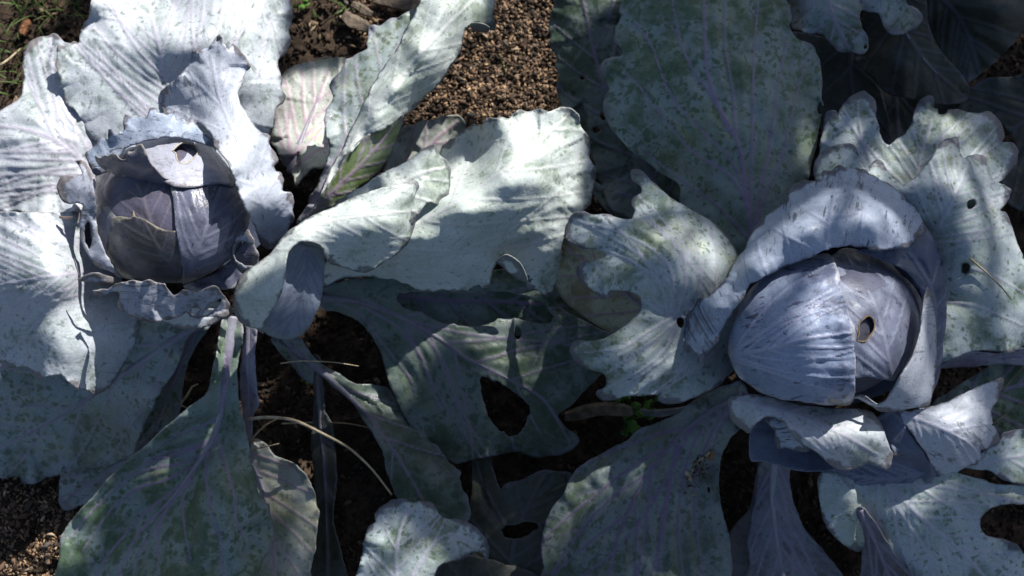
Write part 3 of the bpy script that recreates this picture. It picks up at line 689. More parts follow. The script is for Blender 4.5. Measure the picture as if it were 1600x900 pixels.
leaf(A, "149,243 156,247 163,243 169,245 174,241 180,241 185,247 191,250 197,249 196,242 201,236 207,236 212,227 220,225 226,234 231,247 237,258 246,268 254,276 265,281 278,287 292,290 281,292 269,292 256,293 242,291 227,288 212,284 198,281 186,278 176,272 167,267 157,260 151,252",
     "150,244,236 180,243,266 197,250,272 220,227,284 246,268,278 292,290,262 242,291,252 212,284,246 186,278,238 152,258,226 267,283,268", None, 'mauve', ruf=1.2, rufw=9, wave=20, jag=1.4, blis=.6, curl=1.0, label='folded-back margin of the top wrapper leaf, coloured dark for its shaded face')  # dark colour stands in for shade on the down-facing fold
leaf(A, "362,404 352,413 330,428 305,438 286,446 300,455 330,455 360,452 385,440 400,420 405,400 398,380 390,365 380,378", "362,404,200 330,430,200 300,450,196 360,450,190 398,400,205 385,370,215", None, 'slate', ruf=3, rufw=14, wave=24, jag=3)
leaf(A, "363,378 368,368 378,360 388,358 393,366 398,374 397,382 390,384 384,378 374,378 366,384 364,396 370,408 382,414 396,416 402,424 396,434 378,428 366,414 361,396", "366,372,226 390,362,236 395,380,232 364,396,222 396,428,208", None, 'ragged', ruf=1.5, rufw=8, jag=1.6)
# bitten ruffle under the head
leaf(A, "120,437 128,432 140,427 152,426 166,430 178,434 186,440 176,446 160,448 150,446 142,440 132,440", "122,437,222 150,430,228 180,440,214 160,446,218", None, 'ragged', ruf=1.5, rufw=8, jag=1.2)
leaf(A, "145,457 152,456 160,452 170,450 180,443 190,439 200,437 212,436 224,438 236,438 246,442 256,444 262,450 268,458 274,462 286,452 296,456 308,458 320,454 330,450 340,450 350,462 358,476 362,490 352,496 338,496 324,492 308,496 296,494 292,489 288,492 276,497 266,500 256,498 246,502 236,504 224,502 216,502 206,496 196,490 186,484 184,474 188,464 186,456 176,456 166,462 158,465 150,462",
     "148,459,216 175,450,222 200,445,240 188,480,218 225,500,222 245,445,242 270,470,234 262,498,220 310,460,232 345,460,222 300,490,212 355,490,200", None, 'ragged',
     holes=("300,482 308,477 312,484 306,492 300,490", "316,492 322,480 338,470 346,466 344,476 332,486 322,492"), ruf=3.2, rufw=14, wave=24, jag=3.0, blis=1.3, label='bitten ruffled leaf hanging below the head')
leaf(A, "215,470 260,480 300,480 340,485 348,495 335,505 315,512 300,515 285,514 268,508 250,500 225,495", "240,490,190 290,512,176 340,495,170 280,480,195", None, 'pale', ruf=2, jag=1)
# curled lobes right of the left head
leaf(A, "482,318 484,306 490,298 496,288 500,278 505,268 508,258 510,248 513,238 514,228 511,216 510,206 508,195 507,185 509,178 510,171 516,162 521,153 518,144 514,135 516,128 521,121 530,112 537,103 538,96 542,92 551,89 560,83 568,79 574,75 572,69 574,62 576,55 576,45 578,40 583,38 592,40 599,37 606,32 613,28 620,28 628,24 635,20 642,16 650,10 660,0 700,-20 690,60 640,140 600,200 560,260 520,330 470,352 462,348 472,332",
     "475,345,150 500,290,170 530,240,180 516,150,168 545,150,172 560,95,166 600,110,176 600,40,160 640,25,165 660,10,172 620,160,176 560,240,178 510,180,162",
     "475,345 520,255 570,165 620,75 660,0", 'grey', n=6, a0=38, a1=45, ruf=6, rufw=20, wave=36, w0=3.5, jag=1.5)
leaf(A, "629,181 622,186 603,199 588,206 574,210 564,219 554,230 542,243 528,267 518,282 508,297 496,318 482,335 470,352 505,338 528,318 545,305 560,294 574,286 585,276 593,268 599,258 607,247 613,234 620,218 625,204 629,192",
     "478,345,166 505,305,192 535,255,200 575,208,204 626,184,196 626,205,178 600,258,172 560,294,172 515,330,168 570,250,190", "480,342 530,290 580,240 620,190", 'lime', n=6, a0=40, ruf=1, w0=4, rib=1.2, pleat=1.8, label='underside of the rolled leaf, tinted yellow-green for light glowing through')  # greener colour paints in the glow of a leaf lit from behind
leaf(A, "656,2 650,14 645,28 638,40 631,53 624,67 617,82 606,96 596,112 587,126 578,141 570,156 562,172 556,184 549,198 541,216 532,237 524,251 517,265 510,281 503,297 498,318 508,299 518,283 530,266 543,246 556,230 566,219 576,212 590,207 604,201 618,192 629,184 632,179 642,174 650,168 656,160 664,150 674,142 682,136 690,128 695,119 699,110 706,102 713,94 718,85 722,75 722,66 725,57 728,48 734,41 742,37 748,36 754,42 763,46 769,48 773,46 776,37 772,32 771,22 773,12 775,-10 775,-40 660,-40",
     "504,300,184 530,245,188 545,215,186 560,180,184 595,118,184 625,70,184 650,18,182 680,-30,180 585,185,212 615,135,222 655,75,224 690,10,214 626,184,184 655,155,172 690,125,166 720,75,162 740,42,158 772,44,142 774,-10,158 560,225,200",
     "502,305 560,205 620,125 680,60 740,0", 'bright', n=6, a0=30, a1=40, ruf=5, rufw=22, wave=48, w0=3.4, rib=.9, pleat=1.4, jag=2, blis=1.4,
     label='tall twisted leaf rolled over its midrib, white with bloom')
leaf(A, "734,38 745,36 757,38 765,44 762,50 750,50 738,47", "740,40,172 760,42,172 750,48,164", None, 'lime', ruf=.5, jag=.5)
# big spreading sunlit leaf in the middle
leaf(A, "480,440 500,420 540,380 600,320 660,280 688,240 692,228 702,220 712,215 720,210 727,203 734,199 738,194 745,196 752,196 758,189 766,185 775,186 784,183 790,184 795,185 800,179 805,174 812,170 820,172 825,174 830,174 836,171 844,169 852,171 859,173 867,170 876,167 886,168 894,171 901,178 905,185 908,199 914,206 919,213 922,224 923,235 922,244 925,252 930,260 932,270 931,280 930,288 927,299 925,309 922,320 912,330 900,342 890,354 882,367 880,378 878,389 882,400 884,411 882,425 880,438 872,442 867,447 864,458 858,466 850,463 842,462 834,460 827,456 824,447 822,438 816,424 811,411 800,402 789,397 782,400 778,407 773,415 769,424 766,443 760,460 750,461 740,457 731,455 722,453 713,457 704,456 691,454 678,456 664,455 651,452 640,452 629,450 618,446 607,443 595,438 584,432 540,436 500,450",
     "490,435,150 560,400,168 640,360,192 720,320,220 780,270,224 840,220,206 890,175,188 765,190,196 700,225,158 700,270,160 735,240,150 780,235,206 745,205,160 820,175,190 925,240,160 928,300,142 880,390,130 860,460,100 790,396,146 800,330,200 760,455,106 700,420,152 650,450,120 585,430,130 620,410,166 720,370,192 850,300,192",
     "492,436 580,388 660,345 730,305 800,255 850,215 890,178", 'bright', n=6, a0=35, a1=42, ruf=6, rufw=26, wave=44, w0=4.0, rib=.9, pleat=1.7, jag=2.0, blis=1.5, bend=1.3,
     label='broad sunlit leaf spreading to the right with scalloped margin')
leaf(A, '776,408 788,398 800,401 812,410 820,424 824,440 812,438 798,428 786,418', '788,400,168 820,436,150 780,410,160', None, 'bright', ruf=1, jag=.6, name='fold')
# drooping curled leaf next to the head
leaf(A, "524,322 538,308 553,298 567,290 581,281 600,270 620,260 634,252 649,242 660,233 670,227 679,225 682,230 684,236 690,243 699,249 703,259 704,270 704,287 702,302 698,310 693,317 685,320 677,320 668,318 640,345 590,350 540,350",
     "530,325,205 600,285,218 660,240,220 680,228,214 702,270,204 690,315,200 640,330,206 560,340,206", "535,330 600,300 660,270 695,262", 'bright', n=5, ruf=2.5, w0=3.2, jag=1.5)
leaf(A, "449,392 456,386 469,380 480,379 491,380 500,384 506,392 508,408 507,422 506,442 502,464 499,480 493,492 487,505 478,517 469,525 460,529 450,531 438,530 428,527 418,523 410,514 410,500 420,480 432,455 442,430 446,410",
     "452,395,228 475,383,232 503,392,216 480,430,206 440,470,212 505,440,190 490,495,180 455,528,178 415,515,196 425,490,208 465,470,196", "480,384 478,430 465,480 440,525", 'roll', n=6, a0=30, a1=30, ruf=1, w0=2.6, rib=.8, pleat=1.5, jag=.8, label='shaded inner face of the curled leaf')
leaf(A, "390,420 404,410 420,398 434,380 447,364 466,352 487,338 506,329 527,320 545,311 562,303 580,298 600,293 616,290 628,288 638,284 645,282 652,284 654,292 650,301 648,312 649,324 648,338 649,350 646,361 642,371 638,380 632,388 624,395 615,402 604,408 594,414 582,422 571,427 562,427 553,424 540,419 527,416 518,414 511,408 507,398 504,388 498,383 490,380 480,378 469,379 460,384 452,392 449,402 448,416 446,432 443,448 439,459 434,470 428,480 422,491 415,498 411,505 412,514 411,522 404,518 398,513 388,511 380,507 374,502 369,495 365,486 364,474 366,462 366,450 370,440 375,432",
     "400,415,222 440,375,236 500,335,236 560,308,232 620,292,232 650,290,222 648,345,200 630,388,190 570,425,188 520,412,206 545,360,240 600,350,236 475,368,246 450,395,244 445,440,240 425,485,226 411,520,200 375,500,200 366,460,208 400,460,240 420,430,248",
     "402,418 450,372 520,345 590,335 640,330", 'bright', n=5, a0=42, a1=38, ruf=2.2, rufw=14, w0=3.0, rib=.8, pleat=1.2, jag=1.6, blis=1.0, t0=.15, label='bright curled leaf drooping over itself right of the head')
leaf(A, "470,380 480,377 491,379 500,383 504,390 490,387 478,385", "470,382,240 500,386,236 485,380,242", None, 'lime', ruf=.3, jag=.3)
# long-stalked leaf sprawling over the middle soil
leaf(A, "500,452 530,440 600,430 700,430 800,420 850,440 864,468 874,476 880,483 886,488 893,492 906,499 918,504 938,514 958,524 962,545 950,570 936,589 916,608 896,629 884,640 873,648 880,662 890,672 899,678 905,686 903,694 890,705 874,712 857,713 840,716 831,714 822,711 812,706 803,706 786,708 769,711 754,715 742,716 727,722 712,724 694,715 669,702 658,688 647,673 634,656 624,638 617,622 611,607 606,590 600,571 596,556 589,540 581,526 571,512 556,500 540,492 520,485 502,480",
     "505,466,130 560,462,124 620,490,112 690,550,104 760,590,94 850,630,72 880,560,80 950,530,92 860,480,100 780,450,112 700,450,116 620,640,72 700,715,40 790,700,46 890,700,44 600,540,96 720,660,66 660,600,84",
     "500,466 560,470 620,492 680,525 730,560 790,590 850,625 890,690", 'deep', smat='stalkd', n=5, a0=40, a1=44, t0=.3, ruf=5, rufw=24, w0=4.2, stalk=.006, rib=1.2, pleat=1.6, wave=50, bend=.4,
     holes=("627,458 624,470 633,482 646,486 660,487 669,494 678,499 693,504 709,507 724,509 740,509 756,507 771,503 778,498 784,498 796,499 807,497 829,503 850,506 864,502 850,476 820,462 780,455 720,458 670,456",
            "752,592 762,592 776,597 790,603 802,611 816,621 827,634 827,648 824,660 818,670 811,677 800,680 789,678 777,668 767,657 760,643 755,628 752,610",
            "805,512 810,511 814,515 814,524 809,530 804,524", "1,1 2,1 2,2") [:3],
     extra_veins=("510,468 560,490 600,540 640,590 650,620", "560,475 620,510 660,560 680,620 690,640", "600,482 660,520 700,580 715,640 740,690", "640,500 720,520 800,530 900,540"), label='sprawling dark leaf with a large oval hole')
leaf(A, "590,440 640,430 760,420 900,440 930,480 900,520 780,525 660,515 610,490", "600,460,90 700,470,86 800,470,82 900,480,76 760,520,66 760,425,94", "600,460 700,470 800,472 910,480", 'green', n=5, ruf=1)
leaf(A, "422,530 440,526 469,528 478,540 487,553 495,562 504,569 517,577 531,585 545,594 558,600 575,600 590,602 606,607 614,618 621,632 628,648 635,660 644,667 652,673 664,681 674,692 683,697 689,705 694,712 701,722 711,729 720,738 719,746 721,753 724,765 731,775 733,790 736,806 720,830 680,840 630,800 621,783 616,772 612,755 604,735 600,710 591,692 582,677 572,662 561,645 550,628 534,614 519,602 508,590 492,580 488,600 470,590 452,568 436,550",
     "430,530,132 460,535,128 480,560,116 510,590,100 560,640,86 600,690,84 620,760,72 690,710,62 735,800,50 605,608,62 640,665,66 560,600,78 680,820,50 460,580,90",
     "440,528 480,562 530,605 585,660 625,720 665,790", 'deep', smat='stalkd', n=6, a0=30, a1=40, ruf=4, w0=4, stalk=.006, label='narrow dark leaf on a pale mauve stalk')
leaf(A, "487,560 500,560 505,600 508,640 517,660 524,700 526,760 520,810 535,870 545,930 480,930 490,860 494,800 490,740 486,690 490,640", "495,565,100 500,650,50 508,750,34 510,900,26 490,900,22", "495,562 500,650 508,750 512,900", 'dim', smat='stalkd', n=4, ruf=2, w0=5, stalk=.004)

# =================================================================== RIGHT CABBAGE
B0 = unproj(1290, 505, 0.0)
B = empty('red_cabbage', B0, 'shaded red cabbage with a smooth violet-blue head and one small brown hole, on the right', 'cabbage', 'red cabbages growing in the bed')
stem(B, 1290, 520, .17)
DB = (1288, 512, 153, 128, 205, 92)
def DBo(o): return (DB[0], DB[1], DB[2] + o, DB[3] + o, DB[4], DB[5] + o)
leaf(B, [(1295 + 172 * math.cos(t), 505 + 128 * math.sin(t)) for t in np.linspace(0, 6.2832, 22)[:-1]], '1290,510,140 1130,500,170 1460,500,190 1290,390,200 1290,620,160 1180,420,190 1400,420,200 1400,600,175 1170,590,160', None, 'under', h=6, ruf=3)  # unseen bowl of leaf, added so no sun slips under this head
hb = core(B, *DB, 'headin', .86); hb.name = 'head'
# lowest leaves
leaf(B, "870,380 882,372 920,385 960,392 1000,410 1030,440 1030,500 990,520 960,522 930,508 910,494 892,480 876,462 865,446", "875,390,128 950,400,150 1010,450,156 950,510,112 885,460,104 940,450,140", "1030,500 980,460 930,420 880,385", 'ochre', n=4, ruf=3, w0=5, stalk=.003)
leaf(B, "920,275 932,283 944,290 956,286 968,296 984,306 1003,318 1060,330 1080,390 1000,370 950,330 925,300", "925,285,90 980,310,95 1060,350,100 960,330,90", "1060,370 1000,335 940,295", 'grey', n=3, ruf=3)
leaf(B, "1455,645 1460,625 1477,617 1492,606 1509,596 1525,585 1541,574 1562,562 1583,553 1600,542 1660,520 1660,700 1600,690 1520,690 1450,690", "1465,635,150 1540,580,156 1640,540,160 1640,680,130 1540,640,150 1470,680,130", "1460,650 1530,620 1600,600 1655,590", 'green', n=5, ruf=3, w0=5, stalk=.003)
leaf(B, "1465,575 1490,558 1520,549 1560,552 1600,545 1650,540 1650,575 1600,572 1560,570 1520,573 1490,575", "1470,572,180 1540,552,190 1640,548,185 1560,570,175", "1465,574 1550,560 1645,556", 'stalk', n=3, ruf=2, w0=5)
leaf(B, "1189,722 1184,745 1181,772 1176,800 1172,824 1168,850 1172,880 1168,930 1325,930 1317,900 1308,886 1295,870 1278,848 1266,836 1257,824 1248,805 1240,787 1236,765 1234,741 1236,715", "1212,725,140 1208,780,120 1200,850,96 1180,920,70 1300,910,80 1240,800,114 1185,760,112", "1212,720 1208,780 1215,850 1230,930", 'dusk', n=5, a0=30, a1=30, ruf=3, w0=6, stalk=.006)
leaf(B, "1187,722 1180,745 1176,770 1170,794 1158,808 1143,826 1136,845 1134,880 1136,930 1175,930 1178,850 1186,780 1194,740", "1190,730,110 1175,800,90 1145,850,60 1150,920,50", None, 'dusk', ruf=2)
leaf(B, "1160,598 1142,600 1128,603 1112,610 1094,617 1078,630 1064,643 1050,650 1034,657 1020,664 1004,668 998,672 985,684 974,692 955,701 940,710 921,719 908,728 898,738 887,755 879,772 870,785 860,798 853,813 849,828 846,843 845,858 848,872 851,885 862,935 1145,935 1143,911 1145,885 1142,862 1140,845 1138,832 1132,812 1128,794 1124,770 1123,749 1124,730 1128,711 1136,695 1143,682 1160,668 1180,640",
     "1165,618,172 1120,640,160 1080,665,150 1020,720,138 970,800,128 930,900,112 865,800,92 900,735,104 960,700,118 1030,660,132 1100,615,150 1125,720,124 1130,820,112 1140,920,92 1060,780,132 1050,900,116 860,880,88",
     "1165,615 1120,636 1075,668 1030,715 995,770 965,840 945,930", 'plum', smat='stalkd', n=4, a0=34, a1=26, t0=.25, ruf=5, w0=4.4, stalk=.004, rib=1.8, pleat=3.6, t1=.8, wave=44, jag=1.6,
     holes=("1105,762 1108,761 1110,767 1107,771",),
     extra_veins=("1130,632 1085,690 1065,760 1060,830 1070,920", "1140,630 1105,690 1085,760 1090,840 1100,920", "1150,628 1120,680 1105,740", "1110,642 1060,700 1040,780 1030,850 1030,930"), label='broad mauve-ribbed lower leaf with dry debris')
leaf(B, "1281,738 1277,755 1278,772 1280,790 1285,806 1293,825 1304,840 1315,850 1327,858 1338,862 1347,860 1354,852 1362,866 1380,890 1395,935 1650,935 1650,890 1610,875 1594,858 1588,850 1578,845 1568,842 1555,840 1542,837 1535,830 1531,821 1532,810 1538,802 1548,794 1561,789 1580,787 1600,788 1650,790 1650,762 1600,758 1575,757 1553,755 1538,750 1523,745 1508,742 1480,735 1440,725 1380,715 1320,712 1290,718",
     "1300,725,160 1400,725,160 1500,735,168 1640,770,150 1290,800,136 1330,855,118 1400,800,160 1480,790,168 1450,880,140 1550,900,132 1640,920,110 1530,820,150 1590,845,140",
     "1350,720 1390,760 1440,810 1500,860 1560,925", 'antler', n=7, a0=50, a1=40, ruf=5, w0=4, pleat=1.4, jag=1.8, extra_veins=("1400,725 1450,770 1500,800 1530,812", "1380,740 1400,790 1440,850 1480,920"), label='wide lower leaf with a bitten-out gap')
leaf(B, "1336,800 1340,794 1347,793 1354,798 1364,812 1375,830 1388,850 1402,872 1420,895 1445,935 1345,935 1346,880 1347,862 1352,845 1345,820", "1345,796,150 1370,835,146 1400,880,136 1430,930,126 1348,860,116 1350,930,100", "1345,796 1365,840 1385,890 1400,930", 'dusk', n=4, a0=25, ruf=1, w0=5, stalk=.004, label='purple underside of a folded stalk')
leaf(B, "1500,730 1516,722 1533,707 1548,698 1561,691 1564,683 1566,677 1580,673 1600,669 1660,662 1660,765 1600,757 1568,750 1546,735 1530,734", "1510,730,170 1560,690,178 1640,670,172 1600,745,165 1560,720,175", "1520,728 1580,715 1650,708", 'antler', n=4, ruf=3, w0=3.6)
# back: huge shaded leaf and leaf behind it
leaf(B, "872,-30 870,-8 862,14 857,30 855,46 859,58 858,72 868,90 866,104 874,120 869,138 876,158 880,185 904,198 920,240 930,262 942,300 960,330 1010,345 1080,300 1000,100 985,-30",
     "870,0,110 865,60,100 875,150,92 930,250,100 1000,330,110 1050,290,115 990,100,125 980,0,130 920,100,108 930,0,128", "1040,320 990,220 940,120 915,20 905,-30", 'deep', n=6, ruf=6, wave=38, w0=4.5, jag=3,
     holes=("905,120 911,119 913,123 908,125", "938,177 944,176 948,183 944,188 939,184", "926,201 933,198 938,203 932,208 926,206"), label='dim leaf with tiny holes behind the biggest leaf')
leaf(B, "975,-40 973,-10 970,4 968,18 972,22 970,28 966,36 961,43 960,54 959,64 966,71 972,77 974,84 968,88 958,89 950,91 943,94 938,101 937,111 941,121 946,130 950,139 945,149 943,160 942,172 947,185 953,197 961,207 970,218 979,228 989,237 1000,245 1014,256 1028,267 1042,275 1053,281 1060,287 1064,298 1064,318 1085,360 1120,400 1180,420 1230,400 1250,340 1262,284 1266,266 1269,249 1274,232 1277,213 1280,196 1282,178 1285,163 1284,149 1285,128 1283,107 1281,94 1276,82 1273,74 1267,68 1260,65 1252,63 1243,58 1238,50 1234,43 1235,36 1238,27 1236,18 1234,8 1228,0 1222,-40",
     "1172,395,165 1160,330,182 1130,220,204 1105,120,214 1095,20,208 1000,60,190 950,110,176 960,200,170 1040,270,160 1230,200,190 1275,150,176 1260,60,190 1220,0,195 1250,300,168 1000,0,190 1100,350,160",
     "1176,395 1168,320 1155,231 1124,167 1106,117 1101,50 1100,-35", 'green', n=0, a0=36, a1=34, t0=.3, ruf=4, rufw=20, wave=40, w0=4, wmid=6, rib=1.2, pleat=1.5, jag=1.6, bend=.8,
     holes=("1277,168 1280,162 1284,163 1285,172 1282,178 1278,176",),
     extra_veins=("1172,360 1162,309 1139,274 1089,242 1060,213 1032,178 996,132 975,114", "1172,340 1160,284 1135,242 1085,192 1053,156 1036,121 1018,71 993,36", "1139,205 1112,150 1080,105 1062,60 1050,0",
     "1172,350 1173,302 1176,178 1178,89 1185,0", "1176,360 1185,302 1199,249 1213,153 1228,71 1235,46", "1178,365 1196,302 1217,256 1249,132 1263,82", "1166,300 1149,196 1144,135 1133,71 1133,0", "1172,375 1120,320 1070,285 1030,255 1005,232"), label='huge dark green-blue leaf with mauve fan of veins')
# back right leaves
leaf(B, "1278,260 1280,243 1281,228 1283,213 1286,198 1290,183 1292,176 1297,173 1305,172 1308,176 1306,182 1309,177 1312,170 1316,163 1323,157 1330,150 1340,145 1347,142 1354,143 1361,149 1367,157 1369,167 1368,177 1370,188 1373,200 1376,212 1382,223 1387,227 1391,227 1396,223 1400,218 1406,214 1413,210 1421,199 1427,187 1430,174 1433,163 1437,156 1443,153 1450,149 1457,150 1460,158 1460,168 1466,169 1467,177 1473,178 1478,176 1481,171 1487,171 1495,170 1503,171 1515,174 1527,177 1535,175 1543,173 1552,178 1560,187 1565,196 1569,207 1570,214 1566,221 1574,222 1583,223 1589,229 1592,237 1590,247 1587,257 1580,267 1570,277 1565,281 1560,284 1545,310 1500,340 1400,340 1300,330 1275,300",
     "1400,330,190 1350,280,196 1330,200,196 1345,150,186 1290,190,184 1390,230,196 1450,160,188 1480,220,208 1550,190,188 1585,235,180 1530,290,200 1440,280,200 1285,260,188",
     "1420,335 1430,290 1440,240 1455,190", 'antler', n=6, a0=60, a1=30, ruf=3, rufw=14, wave=30, w0=3.6, jag=1.6, extra_veins=("1400,335 1370,280 1345,210 1340,155", "1440,330 1490,280 1530,230 1560,195"), label='green-mottled back leaf cut into antler lobes')
leaf(B, "1272,275 1271,262 1273,252 1280,241 1290,233 1301,229 1314,226 1327,224 1334,225 1339,229 1341,238 1344,248 1350,259 1357,267 1361,258 1367,251 1372,250 1377,251 1382,259 1387,268 1393,276 1400,283 1407,287 1413,288 1424,281 1433,273 1440,265 1447,257 1455,245 1463,233 1469,224 1477,217 1486,215 1495,213 1499,221 1500,230 1502,240 1506,247 1512,244 1520,242 1530,242 1538,245 1541,253 1543,263 1548,273 1553,282 1562,287 1572,291 1580,296 1578,304 1575,312 1568,321 1562,329 1570,332 1576,340 1580,350 1584,361 1589,374 1594,388 1599,398 1604,408 1650,440 1660,540 1620,545 1600,541 1589,548 1578,552 1568,552 1557,549 1544,548 1530,548 1516,551 1503,555 1484,564 1466,571 1464,556 1463,541 1465,520 1466,499 1469,478 1470,456 1470,435 1471,413 1466,405 1461,397 1450,360 1430,330 1380,310 1320,320 1285,310",
     "1455,370,215 1475,450,208 1470,550,196 1530,540,196 1600,535,190 1650,480,180 1590,400,205 1560,330,216 1575,300,196 1510,320,240 1540,255,214 1495,220,222 1460,260,240 1413,290,226 1375,255,210 1320,230,206 1280,265,198 1340,300,226 1530,440,222 1500,380,236 1440,310,240",
     "1450,380 1480,330 1500,290 1515,250", 'antler', n=7, a0=55, a1=35, ruf=3.5, rufw=18, wave=34, w0=3.4, jag=1.8, pleat=1.2,
     holes=("1511,317 1515,312 1522,312 1525,318 1520,325 1513,326", "1503,418 1505,412 1511,411 1515,416 1514,424 1508,427 1503,424",),
     extra_veins=("1460,400 1510,380 1550,350 1570,330", "1470,430 1520,420 1570,440 1620,470", "1470,470 1530,480 1600,510"), label='pale holed leaf right of the head, cut into lobes')
leaf(B, "1500,402 1500,430 1540,430 1600,500 1600,530 1560,530 1560,480 1530,440", "1500,410,190 1590,520,178 1560,460,186", None, 'grey', ruf=1, name='leaf')
# antler-shaped leaf left
leaf(B, "985,270 987,265 996,264 1003,267 1008,271 1016,280 1025,288 1036,298 1046,307 1060,316 1075,324 1092,333 1108,343 1121,353 1132,364 1142,376 1150,389 1156,410 1175,450 1180,520 1165,560 1150,578 1138,588 1128,598 1114,608 1099,615 1082,623 1065,629 1053,631 1042,631 1033,629 1027,624 1029,618 1016,617 1003,618 989,618 975,620 963,624 951,626 941,625 934,620 931,615 935,610 941,608 946,603 948,596 946,588 940,583 932,580 920,577 908,571 897,563 891,553 889,547 891,540 896,534 903,532 910,533 917,534 929,533 941,530 956,522 970,513 985,502 998,490 1002,481 1003,472 998,464 989,458 979,455 970,455 961,454 953,455 952,461 951,467 946,464 941,467 931,459 922,451 912,443 903,434 900,426 901,417 905,411 913,409 924,408 936,405 942,402 945,398 943,393 937,391 924,389 912,389 900,385 889,379 884,371 882,362 883,353 887,345 891,338 896,334 904,331 913,330 922,334 932,335 942,334 951,335 962,339 972,341 980,342 987,341 990,334 991,326 987,319 987,312 994,306 1002,302 1003,296 1001,290 994,285 987,278",
     "1150,545,150 1160,460,186 1145,385,200 1100,345,208 1065,385,244 1020,355,232 990,275,186 935,350,216 888,360,182 905,430,184 960,400,216 1000,440,232 1050,440,242 1050,497,202 1000,510,214 900,545,180 960,570,212 940,615,176 1030,620,172 1080,560,196 1120,600,170 1100,440,226 1035,315,214 1015,560,212",
     "1155,505 1100,500 1050,494 1010,470", 'antler', n=4, a0=60, a1=40, ruf=2.6, rufw=16, wave=40, w0=3.6, jag=1.2, pleat=2.6, rib=1.5,
     holes=("1058,498 1063,496 1068,500 1069,507 1065,512 1060,510 1057,504",),
     extra_veins=("1110,500 1118,450 1118,400 1105,350", "1080,497 1095,440 1085,385 1060,335", "1060,495 1072,430 1060,385 1020,345 1000,320", "1050,492 1050,430 1020,390 960,360 910,348", "1045,492 1030,440 990,410 950,392", "1050,497 1010,520 970,545 910,550", "1060,500 1040,545 1000,580 950,605", "1080,503 1075,550 1050,600"), label='antler-shaped leaf with deep bitten lobes')
# ribbed inner faces
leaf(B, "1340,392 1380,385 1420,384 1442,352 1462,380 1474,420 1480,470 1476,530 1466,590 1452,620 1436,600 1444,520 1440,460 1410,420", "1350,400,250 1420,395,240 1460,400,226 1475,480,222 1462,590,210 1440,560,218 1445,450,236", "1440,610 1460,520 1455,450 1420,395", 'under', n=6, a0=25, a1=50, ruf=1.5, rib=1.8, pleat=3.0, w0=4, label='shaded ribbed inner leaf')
# head wrappers
leaf(B, "1296,404 1306,394 1317,387 1333,388 1349,394 1370,401 1391,411 1408,427 1423,443 1434,458 1442,477 1443,494 1439,511 1435,527 1429,542 1421,558 1413,573 1405,585 1397,595 1386,595 1375,593 1364,590 1354,588 1344,590 1330,588 1320,560 1310,500 1300,440",
     "1400,470,4,40 1340,440,-3,30 1390,560,4,30", "1395,600 1385,540 1365,470 1320,395", 'headb', dome=DBo(1), n=4, a0=40, a1=30, ruf=1.0, rib=1.6, pleat=1.4, jag=1.6, blis=1.2, w0=3.0,
     holes=("1341,530 1342,518 1345,506 1351,497 1358,493 1364,495 1367,503 1365,514 1360,524 1352,532 1346,535",), rims=((0, .0008, rim_b),), label='greyish right wrapper leaf with an oval brown-rimmed hole')
leaf(B, "1330,480 1380,480 1385,545 1330,550", None, None, 'brown', dome=DBo(-3), ruf=0, jag=.3, blis=.4)
leaf(B, "1137,552 1138,536 1140,520 1144,504 1151,488 1160,469 1173,451 1190,436 1210,421 1228,414 1247,407 1266,402 1285,397 1294,396 1302,404 1306,416 1310,429 1312,443 1317,457 1322,472 1327,488 1329,498 1335,509 1336,524 1334,541 1336,555 1338,570 1336,590 1336,611 1334,622 1327,628 1310,632 1290,633 1263,630 1237,626 1212,621 1189,614 1172,603 1157,590 1145,572",
     "1332,500,7,34 1336,600,8,34 1306,412,6,30 1240,520,4,40 1200,470,-2,30 1290,560,-3,36", "1140,556 1200,545 1260,530 1330,520", 'head', dome=DBo(4), n=4, a0=30, a1=18, ruf=1.6, rufw=7, wave=20, rib=2.0, pleat=1.6, jag=2.2, blis=1.3, w0=3.4, t1=.6, bend=1.4,
     extra_veins=("1140,558 1180,500 1230,450 1290,415", "1142,562 1200,580 1260,600 1320,615", "1140,552 1190,520 1250,480 1300,450"), label='smooth violet-blue wrapper leaf over the left of the head')
leaf(B, "1450,448 1455,453 1458,462 1457,470 1459,478 1462,495 1463,512 1463,531 1464,550 1463,570 1461,590 1458,612 1453,633 1440,637 1423,639 1408,642 1391,644 1380,643 1370,641 1360,634 1349,627 1339,623 1326,627 1328,621 1338,618 1349,619 1360,626 1370,633 1378,630 1386,623 1394,609 1402,595 1413,579 1423,563 1431,541 1437,520 1440,500 1443,480 1445,462",
     "1450,452,262 1445,490,268 1436,530,276 1420,570,278 1398,605,268 1370,634,244 1330,622,236 1458,500,246 1462,560,236 1452,630,220 1400,642,228 1430,600,252", None, 'flap', ruf=1.0, rufw=6, wave=20, jag=1.4, blis=.7, label='pale upright leaf edge curling round the lower right of the head')
